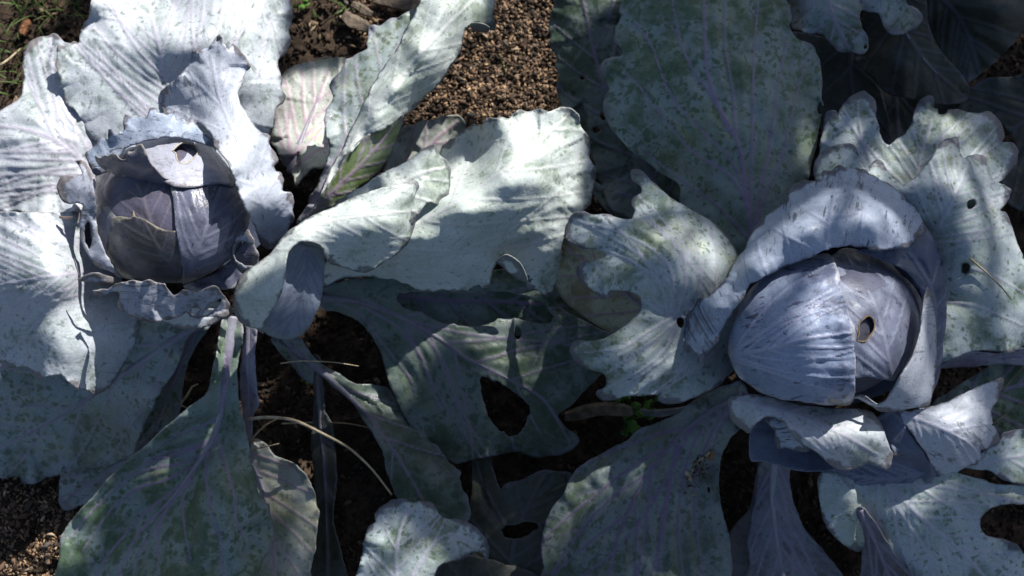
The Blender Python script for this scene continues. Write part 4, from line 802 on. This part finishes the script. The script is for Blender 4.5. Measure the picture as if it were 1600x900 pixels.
leaf(B, "1069,538 1070,526 1071,515 1072,505 1074,496 1081,482 1090,469 1102,467 1114,461 1124,451 1133,440 1139,427 1143,413 1152,402 1162,392 1168,379 1175,365 1181,354 1189,344 1196,336 1205,328 1217,322 1229,317 1232,308 1231,299 1240,289 1255,285 1267,283 1279,280 1282,272 1287,267 1299,264 1311,258 1325,264 1338,264 1352,268 1365,275 1378,281 1391,288 1405,297 1418,307 1425,317 1434,328 1441,341 1446,355 1442,364 1434,372 1427,379 1418,385 1405,387 1391,388 1380,392 1370,392 1360,388 1349,385 1330,383 1310,385 1290,392 1276,397 1263,402 1247,407 1231,413 1215,421 1199,429 1186,437 1173,446 1165,456 1157,468 1149,483 1141,499 1130,515 1119,531 1107,548 1095,564 1091,557 1083,549 1076,552 1070,548",
     "1075,535,214 1090,475,220 1140,415,226 1190,345,228 1235,300,228 1310,262,232 1390,290,234 1440,345,236 1420,382,268 1350,383,282 1290,390,288 1230,412,286 1175,445,280 1140,500,262 1095,560,234 1310,325,302 1230,362,300 1170,418,288 1375,340,296 1120,480,262",
     "1290,398 1295,350 1305,300 1312,262", 'collar', n=2, a0=70, a1=60, ruf=5.5, rufw=13, wave=22, w0=2.8, jag=3.8, blis=1.2, curl=2.5, sub=True,
     extra_veins=("1200,430 1185,390 1185,350", "1240,410 1225,360 1222,325", "1340,385 1350,330 1360,280", "1390,387 1410,340 1420,312", "1160,460 1130,460"), label='rolled collar leaf with a dark nibbled rim arching over the head')
leaf(B, '1283,614 1292,607 1302,606 1312,610 1322,608 1330,613 1335,622 1328,631 1314,633 1300,632 1288,626', None, None, 'mauve', dome=DBo(5.5), ruf=1.2, rufw=4, wave=9, jag=2, name='scar')
# below the head
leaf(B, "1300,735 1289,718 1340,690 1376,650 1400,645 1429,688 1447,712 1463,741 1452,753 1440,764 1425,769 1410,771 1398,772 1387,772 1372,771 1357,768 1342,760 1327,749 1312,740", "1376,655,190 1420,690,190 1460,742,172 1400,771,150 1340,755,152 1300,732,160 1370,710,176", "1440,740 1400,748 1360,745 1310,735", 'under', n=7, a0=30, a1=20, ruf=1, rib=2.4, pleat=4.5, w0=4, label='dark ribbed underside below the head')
leaf(B, "1376,647 1392,640 1410,650 1420,665 1429,690 1415,705 1398,714 1392,700 1388,685", "1385,645,205 1425,690,196 1398,712,190", None, 'collar', ruf=1, jag=.6)
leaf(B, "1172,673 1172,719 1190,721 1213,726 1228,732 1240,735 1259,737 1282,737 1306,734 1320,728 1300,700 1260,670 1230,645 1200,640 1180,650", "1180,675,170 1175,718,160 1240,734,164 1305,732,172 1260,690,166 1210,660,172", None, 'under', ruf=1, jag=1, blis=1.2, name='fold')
leaf(B, "1194,655 1205,645 1225,650 1240,672 1255,690 1264,704 1254,706 1247,705 1238,703 1228,699 1220,702 1213,700 1210,688 1210,673 1202,664", "1200,655,186 1240,690,186 1213,698,176 1255,704,182", None, 'collar', ruf=.8, jag=1, name='fold')
leaf(B, "1138,632 1137,625 1142,619 1158,617 1176,616 1195,618 1213,620 1232,626 1251,632 1274,635 1296,637 1319,638 1342,639 1355,641 1364,645 1372,655 1378,666 1385,682 1390,698 1395,708 1394,719 1392,728 1386,736 1377,731 1368,726 1362,723 1357,722 1350,726 1342,730 1333,733 1323,735 1314,734 1304,731 1296,725 1289,718 1278,710 1266,702 1255,696 1244,688 1238,678 1232,667 1228,660 1221,655 1211,651 1202,650 1195,652 1189,656 1180,664 1173,673 1170,678 1166,677 1160,671 1153,667 1146,660 1140,651",
     "1145,630,200 1200,622,218 1290,637,214 1360,648,216 1200,648,232 1225,657,240 1245,688,236 1290,718,222 1310,700,238 1340,728,206 1350,680,232 1388,732,186 1390,700,204 1160,668,196 1180,650,224 1280,680,240",
     "1150,625 1220,640 1290,665 1370,710", 'pale', n=6, a0=35, a1=40, ruf=2.6, rufw=12, wave=28, w0=3, jag=1.4, pleat=1.1, label='pale leaf rolled into a tube below the head')
leaf(B, "1398,647 1404,640 1420,641 1440,637 1453,635 1466,632 1482,627 1497,619 1516,610 1534,602 1550,595 1564,590 1569,594 1568,600 1565,613 1558,628 1550,643 1551,655 1554,667 1560,679 1562,690 1548,698 1533,704 1534,713 1536,722 1526,726 1516,728 1507,731 1497,737 1494,746 1489,753 1481,755 1473,753 1466,744 1459,734 1454,723 1448,711 1437,694 1425,677 1414,664",
     "1405,645,206 1450,640,214 1500,622,204 1565,595,186 1555,665,190 1535,715,178 1480,752,166 1450,710,198 1490,680,222 1430,680,208 1520,650,214", "1405,645 1460,665 1510,690 1530,715", 'flap', n=4, ruf=2.2, rufw=12, w0=3, jag=1.6, label='pale folded leaf with two blunt tips below right of the head')

# =================================================================== NEIGHBOURS
D = empty('red_cabbage', unproj(1450, -160, 0), 'dim neighbouring cabbage whose frilled leaves hang in from the top right edge', 'cabbage', 'red cabbages growing in the bed')
stem(D, 1450, -160, .18)
hd = core(D, 1470, -190, 130, 112, 190, 75, 'head', 1.0); hd.name = 'head'
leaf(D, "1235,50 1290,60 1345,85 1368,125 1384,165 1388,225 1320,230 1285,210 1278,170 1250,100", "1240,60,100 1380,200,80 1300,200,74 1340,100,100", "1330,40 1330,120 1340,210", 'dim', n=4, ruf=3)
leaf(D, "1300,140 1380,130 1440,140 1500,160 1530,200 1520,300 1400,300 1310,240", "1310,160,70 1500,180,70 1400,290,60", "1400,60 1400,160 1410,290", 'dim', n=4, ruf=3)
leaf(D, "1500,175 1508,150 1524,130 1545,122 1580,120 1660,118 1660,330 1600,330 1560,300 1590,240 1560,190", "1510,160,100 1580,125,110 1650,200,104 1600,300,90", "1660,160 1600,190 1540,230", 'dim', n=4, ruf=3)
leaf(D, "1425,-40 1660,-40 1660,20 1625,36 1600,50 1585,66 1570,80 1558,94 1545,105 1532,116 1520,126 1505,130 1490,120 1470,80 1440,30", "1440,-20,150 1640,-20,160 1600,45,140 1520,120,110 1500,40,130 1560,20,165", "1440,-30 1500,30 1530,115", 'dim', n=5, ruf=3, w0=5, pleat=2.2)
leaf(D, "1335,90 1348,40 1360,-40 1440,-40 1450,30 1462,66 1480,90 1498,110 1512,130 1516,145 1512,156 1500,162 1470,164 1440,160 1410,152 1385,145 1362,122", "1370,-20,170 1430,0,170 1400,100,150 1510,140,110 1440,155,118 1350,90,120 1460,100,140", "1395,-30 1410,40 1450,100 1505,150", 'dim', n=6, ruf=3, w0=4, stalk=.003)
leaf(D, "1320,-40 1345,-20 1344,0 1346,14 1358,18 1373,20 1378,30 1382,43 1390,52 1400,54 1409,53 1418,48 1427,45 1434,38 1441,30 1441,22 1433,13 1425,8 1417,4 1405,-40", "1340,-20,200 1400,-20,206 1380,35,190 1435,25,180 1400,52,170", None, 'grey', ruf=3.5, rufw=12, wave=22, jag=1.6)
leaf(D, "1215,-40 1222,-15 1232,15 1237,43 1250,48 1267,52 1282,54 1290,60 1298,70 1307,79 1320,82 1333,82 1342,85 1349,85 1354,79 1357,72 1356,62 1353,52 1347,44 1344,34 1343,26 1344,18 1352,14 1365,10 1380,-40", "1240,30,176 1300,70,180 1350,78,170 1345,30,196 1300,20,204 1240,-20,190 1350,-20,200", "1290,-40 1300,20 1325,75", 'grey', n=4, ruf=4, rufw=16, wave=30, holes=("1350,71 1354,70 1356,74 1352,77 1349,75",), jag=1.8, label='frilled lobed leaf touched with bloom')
Cc = empty('red_cabbage', unproj(660, 1080, 0), 'neighbouring cabbage at the bottom centre, one mottled leaf half in the sun', 'cabbage', 'red cabbages growing in the bed')
stem(Cc, 660, 1080, .14)
hd = core(Cc, 670, 1120, 120, 105, 150, 70, 'head', 1.0); hd.name = 'head'
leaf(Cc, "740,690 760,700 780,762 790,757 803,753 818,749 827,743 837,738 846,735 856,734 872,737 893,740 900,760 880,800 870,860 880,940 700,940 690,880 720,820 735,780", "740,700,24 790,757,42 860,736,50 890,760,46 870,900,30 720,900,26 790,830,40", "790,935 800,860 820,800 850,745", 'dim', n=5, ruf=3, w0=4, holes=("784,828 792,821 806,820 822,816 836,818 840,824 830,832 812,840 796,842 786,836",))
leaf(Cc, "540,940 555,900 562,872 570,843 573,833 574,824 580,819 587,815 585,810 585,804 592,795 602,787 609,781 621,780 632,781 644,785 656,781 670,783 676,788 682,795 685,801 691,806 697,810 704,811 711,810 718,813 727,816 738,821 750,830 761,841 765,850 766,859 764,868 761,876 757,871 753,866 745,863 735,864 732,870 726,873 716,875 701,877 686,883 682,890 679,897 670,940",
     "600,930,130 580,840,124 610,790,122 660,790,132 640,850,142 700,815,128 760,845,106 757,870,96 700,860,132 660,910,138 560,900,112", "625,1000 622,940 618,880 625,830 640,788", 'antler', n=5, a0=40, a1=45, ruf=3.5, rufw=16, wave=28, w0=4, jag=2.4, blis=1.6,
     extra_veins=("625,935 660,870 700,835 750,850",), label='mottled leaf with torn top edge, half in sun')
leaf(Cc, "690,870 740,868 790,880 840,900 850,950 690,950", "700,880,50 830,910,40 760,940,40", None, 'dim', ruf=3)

# =================================================================== SMALL THINGS
straw_m = simple_mat('dry_straw', (.30, .24, .15), (.50, .42, .29), 120, .7)
wood_m = simple_mat('grey_wood', (.10, .075, .055), (.24, .19, .145), 90, .85, bump=.9)
grass_m = simple_mat('grass_green', (.045, .08, .02), (.09, .14, .035), 60, .5)
weed_m = simple_mat('weed_green', (.05, .13, .02), (.10, .22, .03), 90, .5)
def stalk_obj(name, pxz, r, m, label, cat, group=None, parent=None, taper=.5):
    q = catmull(np.array([p[:2] for p in pxz], float), 8, False)
    zz = np.interp(np.linspace(0, 1, len(q)), np.linspace(0, 1, len(pxz)), [p[2] for p in pxz])
    V, Fc = tube(unproj(q[:, 0], q[:, 1], zz / 1000), r * np.linspace(1, taper, len(q)), 6)
    o = mesh_obj(name, V, Fc, m, parent)
    return tag(o, label, cat, group)
stalk_obj('dry_stalk', [(386, 655, 96), (420, 652, 104), (460, 657, 108), (505, 678, 104), (545, 700, 98), (580, 732, 88), (612, 773, 76)], .0019, straw_m, 'longest arched dry straw stalk crossing the dark soil below the left cabbage', 'dry stalk', 'dry straw stalks')
stalk_obj('dry_stalk', [(390, 690, 60), (410, 668, 78), (432, 655, 96)], .0012, straw_m, 'short dry stalk leaning up against the arched straw by the left cabbage', 'dry stalk', 'dry straw stalks')
stalk_obj('dry_stalk', [(395, 702, 70), (420, 697, 74), (436, 693, 76)], .0010, straw_m, 'tiny straw sprig pointing right over the sunlit low leaf', 'dry stalk', 'dry straw stalks')
stalk_obj('dry_stalk', [(440, 662, 30), (500, 660, 34), (545, 662, 30), (575, 668, 26)], .0009, straw_m, 'thin nearly level straw lying behind the arched stalk', 'dry stalk', 'dry straw stalks')
stalk_obj('dry_stalk', [(438, 568, 120), (470, 564, 116), (520, 566, 100), (560, 572, 90)], .0008, straw_m, 'fine straw with a seed tip over the mauve leaf stalk', 'dry stalk', 'dry straw stalks')
stalk_obj('dry_stalk', [(1565, 613, 190), (1582, 592, 196), (1600, 573, 200), (1630, 545, 200)], .0008, wood_m, 'upper of two straight pale straws over the right edge leaf', 'dry stalk', 'dry straw stalks')
stalk_obj('dry_stalk', [(1550, 664, 196), (1575, 645, 198), (1600, 627, 200), (1640, 598, 200)], .0008, wood_m, 'lower of two straight pale straws over the right edge leaf', 'dry stalk', 'dry straw stalks')
stalk_obj('dry_stalk', [(1516, 404, 236), (1530, 416, 234), (1548, 432, 230), (1566, 450, 224), (1580, 468, 218)], .0013, straw_m, 'dry straw lying on the holed leaf right of the violet head', 'dry stalk', 'dry straw stalks')
stalk_obj('dry_stalk', [(280, 632, 8), (292, 618, 14), (300, 604, 12), (310, 600, 10)], .0018, straw_m, 'bent pale stalk scrap on soil beside the left cabbage leaf stalks', 'dry stalk', 'dry straw stalks')
stalk_obj('dry_stalk', [(276, 628, 6), (284, 634, 8), (294, 640, 6)], .0018, straw_m, 'short white stalk scrap lying on soil under the bent scrap', 'dry stalk', 'dry straw stalks')
stalk_obj('dry_stalk', [(0, 102, 40), (14, 92, 34), (32, 76, 20)], .0016, straw_m, 'straight straw across the grass at the upper left corner', 'dry stalk', 'dry straw stalks')
def slab(name, cxy, z, L, Wd, T, ang, m, label, cat, group=None, parent=None, tilt=0.1):
    import bmesh
    c = unproj(cxy[0], cxy[1], z / 1000); n = 9; V = []; rs = np.random.RandomState(int(cxy[0] * 7 + cxy[1]))
    ca, sa = math.cos(ang), math.sin(ang)
    for i in range(n):
        t = i / (n - 1); w = Wd * (.45 + .55 * math.sin(math.pi * (.12 + .76 * t))) * (1 + .25 * (rs.rand() - .5)); bend = .04 * L * math.sin(t * 5 + cxy[0])
        for (a, b) in ((-1, -1), (-.2, -.8), (.9, -1), (1, .4), (.3, 1.15), (-.4, .8), (-1, .5)):
            x = (t - .5) * L; y = a * w / 2 + bend; zz = b * T / 2 * (1 + .3 * (rs.rand() - .5)) + x * tilt
            V.append((c[0] + x * ca - y * sa, c[1] + x * sa + y * ca, c[2] + zz))
    k = 7; Fc = [(i * k + j, i * k + (j + 1) % k, (i + 1) * k + (j + 1) % k, (i + 1) * k + j) for i in range(n - 1) for j in range(k)]
    Fc += [tuple(range(k))[::-1], tuple(range((n - 1) * k, n * k))]
    return tag(mesh_obj(name, V, Fc, m, parent, smooth=False), label, cat, group)
slab('wood_piece', (556, 34), 16, .038, .017, .006, -.65, wood_m, 'flat grey bark piece on dark soil, nearest the tall twisted leaf', 'wood piece', 'bark pieces on the soil')
slab('wood_piece', (566, 14), 14, .030, .010, .005, -.5, wood_m, 'narrow grey bark sliver just above the flat piece', 'wood piece', 'bark pieces on the soil')
slab('wood_piece', (630, 2), 14, .075, .020, .008, -.08, wood_m, 'long brown plank scrap at the top edge behind the twisted leaf', 'wood piece', 'bark pieces on the soil')
slab('wood_piece', (38, 42), 12, .020, .011, .006, 1.3, simple_mat('red_bark', (.16, .07, .035), (.26, .12, .06)), 'small reddish bark flake in the grass at upper left', 'wood piece', 'bark pieces on the soil')
slab('wood_piece', (500, 96), 12, .030, .010, .006, .1, wood_m, 'dark bark chip beside the white leaf behind the left cabbage', 'wood piece', 'bark pieces on the soil')
slab('wood_piece', (935, 643), 30, .075, .016, .007, .05, wood_m, 'brown pointed stick lying in the gap between the two cabbages', 'wood piece', 'bark pieces on the soil')
slab('wood_piece', (1020, 641), 26, .085, .008, .006, -.02, simple_mat('pale_stick', (.12, .12, .13), (.22, .22, .24)), 'pale grey stick behind the clover-like weed', 'wood piece', 'bark pieces on the soil')
slab('wood_piece', (200, 12), 10, .030, .012, .008, .7, wood_m, 'bark chip hidden at the top left near the grass', 'wood piece', 'bark pieces on the soil') if False else None
for i, (p, L, an, lb) in enumerate([((1093, 722), .030, .86, 'longest straw piece of the debris on the broad mauve leaf'), ((1074, 742), .014, -.9, 'short straw crossing the foot of the longest piece on the broad mauve leaf'), ((1112, 712), .010, 1.4, 'orange flake of debris on the broad mauve leaf')]):
    slab('leaf_debris', p, 134, L, .0042 if i < 2 else .006, .0025, an, straw_m if i < 2 else simple_mat('rust_flake', (.20, .10, .05), (.34, .18, .09)), lb, 'debris', 'dry debris on the lower leaf', tilt=0)
Pd = unproj(1080 + nr.randn(120) * 14 + 8, 722 + nr.randn(120) * 16, .1335)
o = chips(Pd, .0018 * (.6 + .9 * nr.rand(120)), 1.0, pick(120, (2, 2, 3, 1, 2, 1, 1)), 'leaf_crumbs', None); tag(o, 'brown crumbs of soil scattered on the broad mauve leaf', 'crumbs', kind='stuff')
slab('dry_scrap', (103, 340), 223, .014, .0035, .0015, -.08, simple_mat('dark_scrap', (.08, .06, .06), (.15, .12, .11)), 'small dark dry scrap resting on the sunlit leaf left of the head', 'scrap')

def blade(root, ang, L, w, lean, z0=0):
    n = 7; V = []
    for i in range(n):
        t = i / (n - 1); r = L * lean * t ** 1.4; z = L * math.sqrt(max(.05, 1 - lean ** 2)) * (t - .35 * lean * t * t)
        cx, cy = root[0] + math.cos(ang) * r, root[1] + math.sin(ang) * r; ww = w * (1 - t ** 1.6) / 2 + .0001
        px, py = -math.sin(ang) * ww, math.cos(ang) * ww
        V += [(cx - px, cy - py, root[2] + z), (cx, cy, root[2] + z - ww * .6), (cx + px, cy + py, root[2] + z)]
    Fc = []
    for i in range(n - 1):
        for j in range(2):
            a = i * 3 + j; Fc.append((a, a + 1, a + 4, a + 3))
    return V, Fc
def tuft(px, py, n, L, label, name='grass_tuft', spread=.012, group='grass tufts on the soil', w=.0022, lean=(.5, .95), ang=None):
    root = unproj(px, py, .004); e = empty(name, root, label, 'grass', group)
    for k in range(n):
        a = rnd.uniform(0, 6.28) if ang is None else rnd.gauss(ang, .5)
        V, Fc = blade((root[0] + rnd.gauss(0, spread), root[1] + rnd.gauss(0, spread), root[2]), a, L * rnd.uniform(.5, 1.1), w * rnd.uniform(.6, 1.2), rnd.uniform(*lean))
        o = mesh_obj('blade', V, Fc, grass_m, e)
        md = o.modifiers.new('t', 'SOLIDIFY'); md.thickness = .0003
    return e
tuft(30, 14, 16, .075, 'bright grass tuft nearest the top left corner')
tuft(80, 20, 14, .06, 'thin grass tuft at the top edge between corner and pale leaf', w=.0016)
tuft(22, 70, 12, .05, 'small grass tuft on the left edge just above the far-left leaf', w=.0016)
tuft(20, 122, 14, .05, 'grass tuft close beside the far-left cabbage leaf', w=.0016)
tuft(118, 12, 8, .06, 'sparse grass tuft touching the top of the tall pale leaf', w=.0016)
tuft(548, 6, 9, .03, 'little grass tuft at the top edge by the bark pieces')
tuft(470, 10, 6, .016, 'tiny seedling tuft on bare soil right of the tall pale leaf', w=.0035)
tuft(525, 32, 4, .022, 'two-bladed grass sprout beside the flat bark piece', w=.002, spread=.004)
g = empty('grass_seedling', unproj(788, 118, .004), 'single upright grass blade on the sunlit mulch', 'grass')
V, Fc = blade(unproj(788, 118, .004), 1.85, .038, .0026, .55); o = mesh_obj('blade', V, Fc, grass_m, g); o.modifiers.new('t', 'SOLIDIFY').thickness = .0004
V, Fc = blade(unproj(787, 118, .004), 1.2, .018, .0018, .6); o = mesh_obj('blade', V, Fc, grass_m, g); o.modifiers.new('t', 'SOLIDIFY').thickness = .0004
def weed(px, py, n, label, spr=.012, sz=.0045, zt=.035):
    root = unproj(px, py, .002); e = empty('weed', root, label, 'weed', 'small green weeds between the cabbages')
    for k in range(n):
        a = rnd.uniform(0, 6.28); r = spr * math.sqrt(rnd.random()) * 1.4; z = zt * rnd.uniform(.5, 1)
        tip = np.array((root[0] + r * math.cos(a), root[1] + r * math.sin(a), root[2] + z))
        V, Fc = tube([root, (root + tip) / 2 + np.array((0, 0, .004)), tip], [.0006, .0005, .0004], 5)
        s_ = mesh_obj('stalk', V, Fc, weed_m, e)
        m_ = 10; V = [tip + np.array((0, 0, .0003))]; ss = sz * rnd.uniform(.6, 1.2); b = rnd.uniform(0, 6.28)
        for q in range(m_):
            th = 2 * math.pi * q / m_; rr = ss * (1 + .18 * math.cos(2 * (th - b)))
            V.append(tip + np.array((rr * math.cos(th), rr * math.sin(th), .0012 * math.sin(th * 2 + b) + .001)))
        Fc = [(0, 1 + q, 1 + (q + 1) % m_) for q in range(m_)]
        l_ = mesh_obj('leaflet', V, Fc, weed_m, s_); l_.modifiers.new('t', 'SOLIDIFY').thickness = .0004
weed(985, 655, 16, 'round-leaved green weed under the antler-shaped leaf beside the grey stick', .018)
weed(1015, 636, 7, 'smaller green weed behind the grey stick', .010, .004)
weed(975, 672, 6, 'low dark weed at the edge of the broad mauve leaf', .008, .0035, .02)
weed(490, 600, 5, 'tiny bright sprout beside the mauve leaf stalk', .006, .0025, .06)
weed(476, 8, 5, 'tiny round-leaved seedling on the soil by the top edge', .006, .0035, .012)

# =================================================================== ADDED SUN BLOCKER (unseen tree shape, leaves left out where sun should fall)
def build_shade_tree():
    e = empty('added_shade_tree', (1.35, 1.62, 0), 'added unseen tree shape beyond the cabbage bed, leaves placed to shade the right-hand cabbage', 'added shade tree')
    bark = simple_mat('shade_tree_bark', (.06, .045, .03), (.13, .10, .07)); lm = simple_mat('shade_tree_leaf', (.035, .07, .02), (.07, .12, .03), 20, .5)
    zones = [(q[0], P2(q[1]), q[2], q[3]) for q in LIT]
    rs = np.random.RandomState(5)
    n = 110000
    # candidates: points of the bed to be shaded, carried towards the sun to place the added leaves
    Pz = rs.rand(n) * .28
    Px = rs.uniform(-150, 1900, n); Py = rs.uniform(-300, 1150, n)
    P = unproj(Px, Py, Pz)
    yq = rs.uniform(1.40, 1.78, n); t = (yq - P[:, 1]) / S[1]; Q = P + t[:, None] * S
    Q = Q[(Q[:, 2] > .6) & (Q[:, 0] > -.3)]
    keep = np.ones(len(Q))
    for z, poly, mg, pr in zones:
        tt = (Q[:, 2] - z) / S[2]; L_ = Q - tt[:, None] * S
        px = proj(L_); px[tt < 0] = 1e6
        d, _, _ = segdist(px, poly, np.roll(poly, -1, 0))
        hit = inside(px, poly) | (d < mg)
        keep[hit] = np.minimum(keep[hit], pr)
    Q = Q[rs.rand(len(Q)) < keep]; n = len(Q)
    s = rs.uniform(.0065, .0105, n)
    base = np.array([(-1, 0, 0), (-.3, .45, .08), (.5, .36, 0), (1, 0, -.15), (.5, -.36, 0), (-.3, -.45, .08)])
    fc = np.array([(0, 1, 5), (1, 2, 4), (1, 4, 5), (2, 3, 4)])
    V = np.repeat(base[None], n, 0) * s[:, None, None]
    # random orientation, broadly facing the sky
    a = rs.rand(n) * 6.28; b = rs.normal(0.6, .5, n)
    ca, sa, cb, sb = np.cos(a)[:, None], np.sin(a)[:, None], np.cos(b)[:, None], np.sin(b)[:, None]
    x, y, z = V[..., 0], V[..., 1], V[..., 2]
    y, z = y * cb - z * sb, y * sb + z * cb
    x, y = x * ca - y * sa, x * sa + y * ca
    V = np.stack([x, y, z], -1) + Q[:, None]
    Fc = (fc[None] + (np.arange(n) * 6)[:, None, None]).reshape(-1, 3)
    o = mesh_obj('shade_foliage', V.reshape(-1, 3), Fc, lm, e); o['kind'] = 'stuff'
    tr = [(1.35, 1.62, -.02), (1.34, 1.61, .4), (1.37, 1.60, .8), (1.33, 1.60, 1.3), (1.36, 1.58, 1.9)]
    q = catmull(np.array(tr), .08, False); V, Fc = tube(q, np.linspace(.035, .008, len(q)), 12); mesh_obj('trunk', V, Fc, bark, e)
    for k in range(8):
        z0 = .8 + k * .13; x1 = 1.35 + (-1) ** k * rs.uniform(.2, .4)
        V, Fc = tube(catmull(np.array([(1.35, 1.60, z0), ((1.35 + x1) / 2, 1.6 + rs.uniform(-.1, .1), z0 + .12), (x1, 1.58, z0 + .3)]), .06, False), np.linspace(.010, .003, 100), 6)
        mesh_obj('branch', V, Fc, bark, e)
LIT = [
    (.20, "-300,-300 445,-300 452,140 425,220 455,300 450,370 400,420 360,440 320,470 260,490 215,505 205,590 150,618 60,600 -300,590", 5, 0),
    (.26, "150,250 160,180 300,170 470,200 460,380 380,395 200,400", 6, 0),
    (.20, "480,340 500,250 515,110 600,20 650,-80 800,-80 772,45 715,75 690,112 622,180 590,258 530,318", 0, 0),
    (.22, "380,460 372,430 447,362 560,300 680,222 705,270 690,320 650,350 610,395 570,415 510,400 440,465", 0, 0),
    (.18, "520,410 600,340 690,235 770,180 850,165 920,190 932,280 890,360 882,420 862,445 835,405 765,385 745,440 740,446 650,446 590,425", 0, 0),
    (.08, "425,100 550,90 540,180 500,240 460,285 425,240", 4, 0),
    (.08, "590,280 630,195 700,180 720,195 690,235 640,260", 4, 0),
    (.00, "640,-300 870,-300 870,165 640,190", 4, 0),
    (.00, "440,-300 640,-300 640,10 540,90 440,100", 0, .06),
    (.00, "-300,-300 120,-300 100,40 0,150 -300,160", 0, .12),
    (.00, "-200,738 100,738 96,960 -200,960", 8, 0),
    (.06, "400,680 450,700 480,740 500,800 496,880 480,880 476,810 450,760 420,725", 0, 0),
    (.13, "540,960 555,860 580,820 602,800 625,830 640,870 690,900 680,960", 4, 0),
    (.10, "868,775 896,765 900,800 880,850 858,890 850,856", 0, 0),
    (.12, "850,-60 970,-60 970,10 930,35 860,60", 0, 0),
    (.22, "1358,655 1378,652 1395,715 1372,705", 0, 0),
    (.235, "1205,640 1232,640 1250,680 1235,680", 0, 0),
    (.21, "1465,645 1500,630 1512,690 1497,745 1475,740", 0, 0),
    (.20, "1570,385 1640,385 1640,440 1585,430", 0, 0),
    (.18, "1565,678 1640,668 1640,735 1585,715", 0, 0),
    (.21, "885,335 980,330 1010,270 1150,390 1120,600 1040,622 945,610 900,545 1000,505 1008,462 950,450 905,425", 0, .13),
    (.28, "1190,340 1310,265 1440,340 1470,450 1460,600 1330,620 1235,600 1190,520 1172,440", 0, .10),
    (.21, "1280,150 1480,150 1590,230 1640,400 1640,540 1470,560 1460,380 1300,280", 0, .16),
    (.21, "1140,625 1390,645 1560,595 1560,690 1480,745 1390,725 1300,725 1180,680", 0, .15),
]
build_shade_tree()
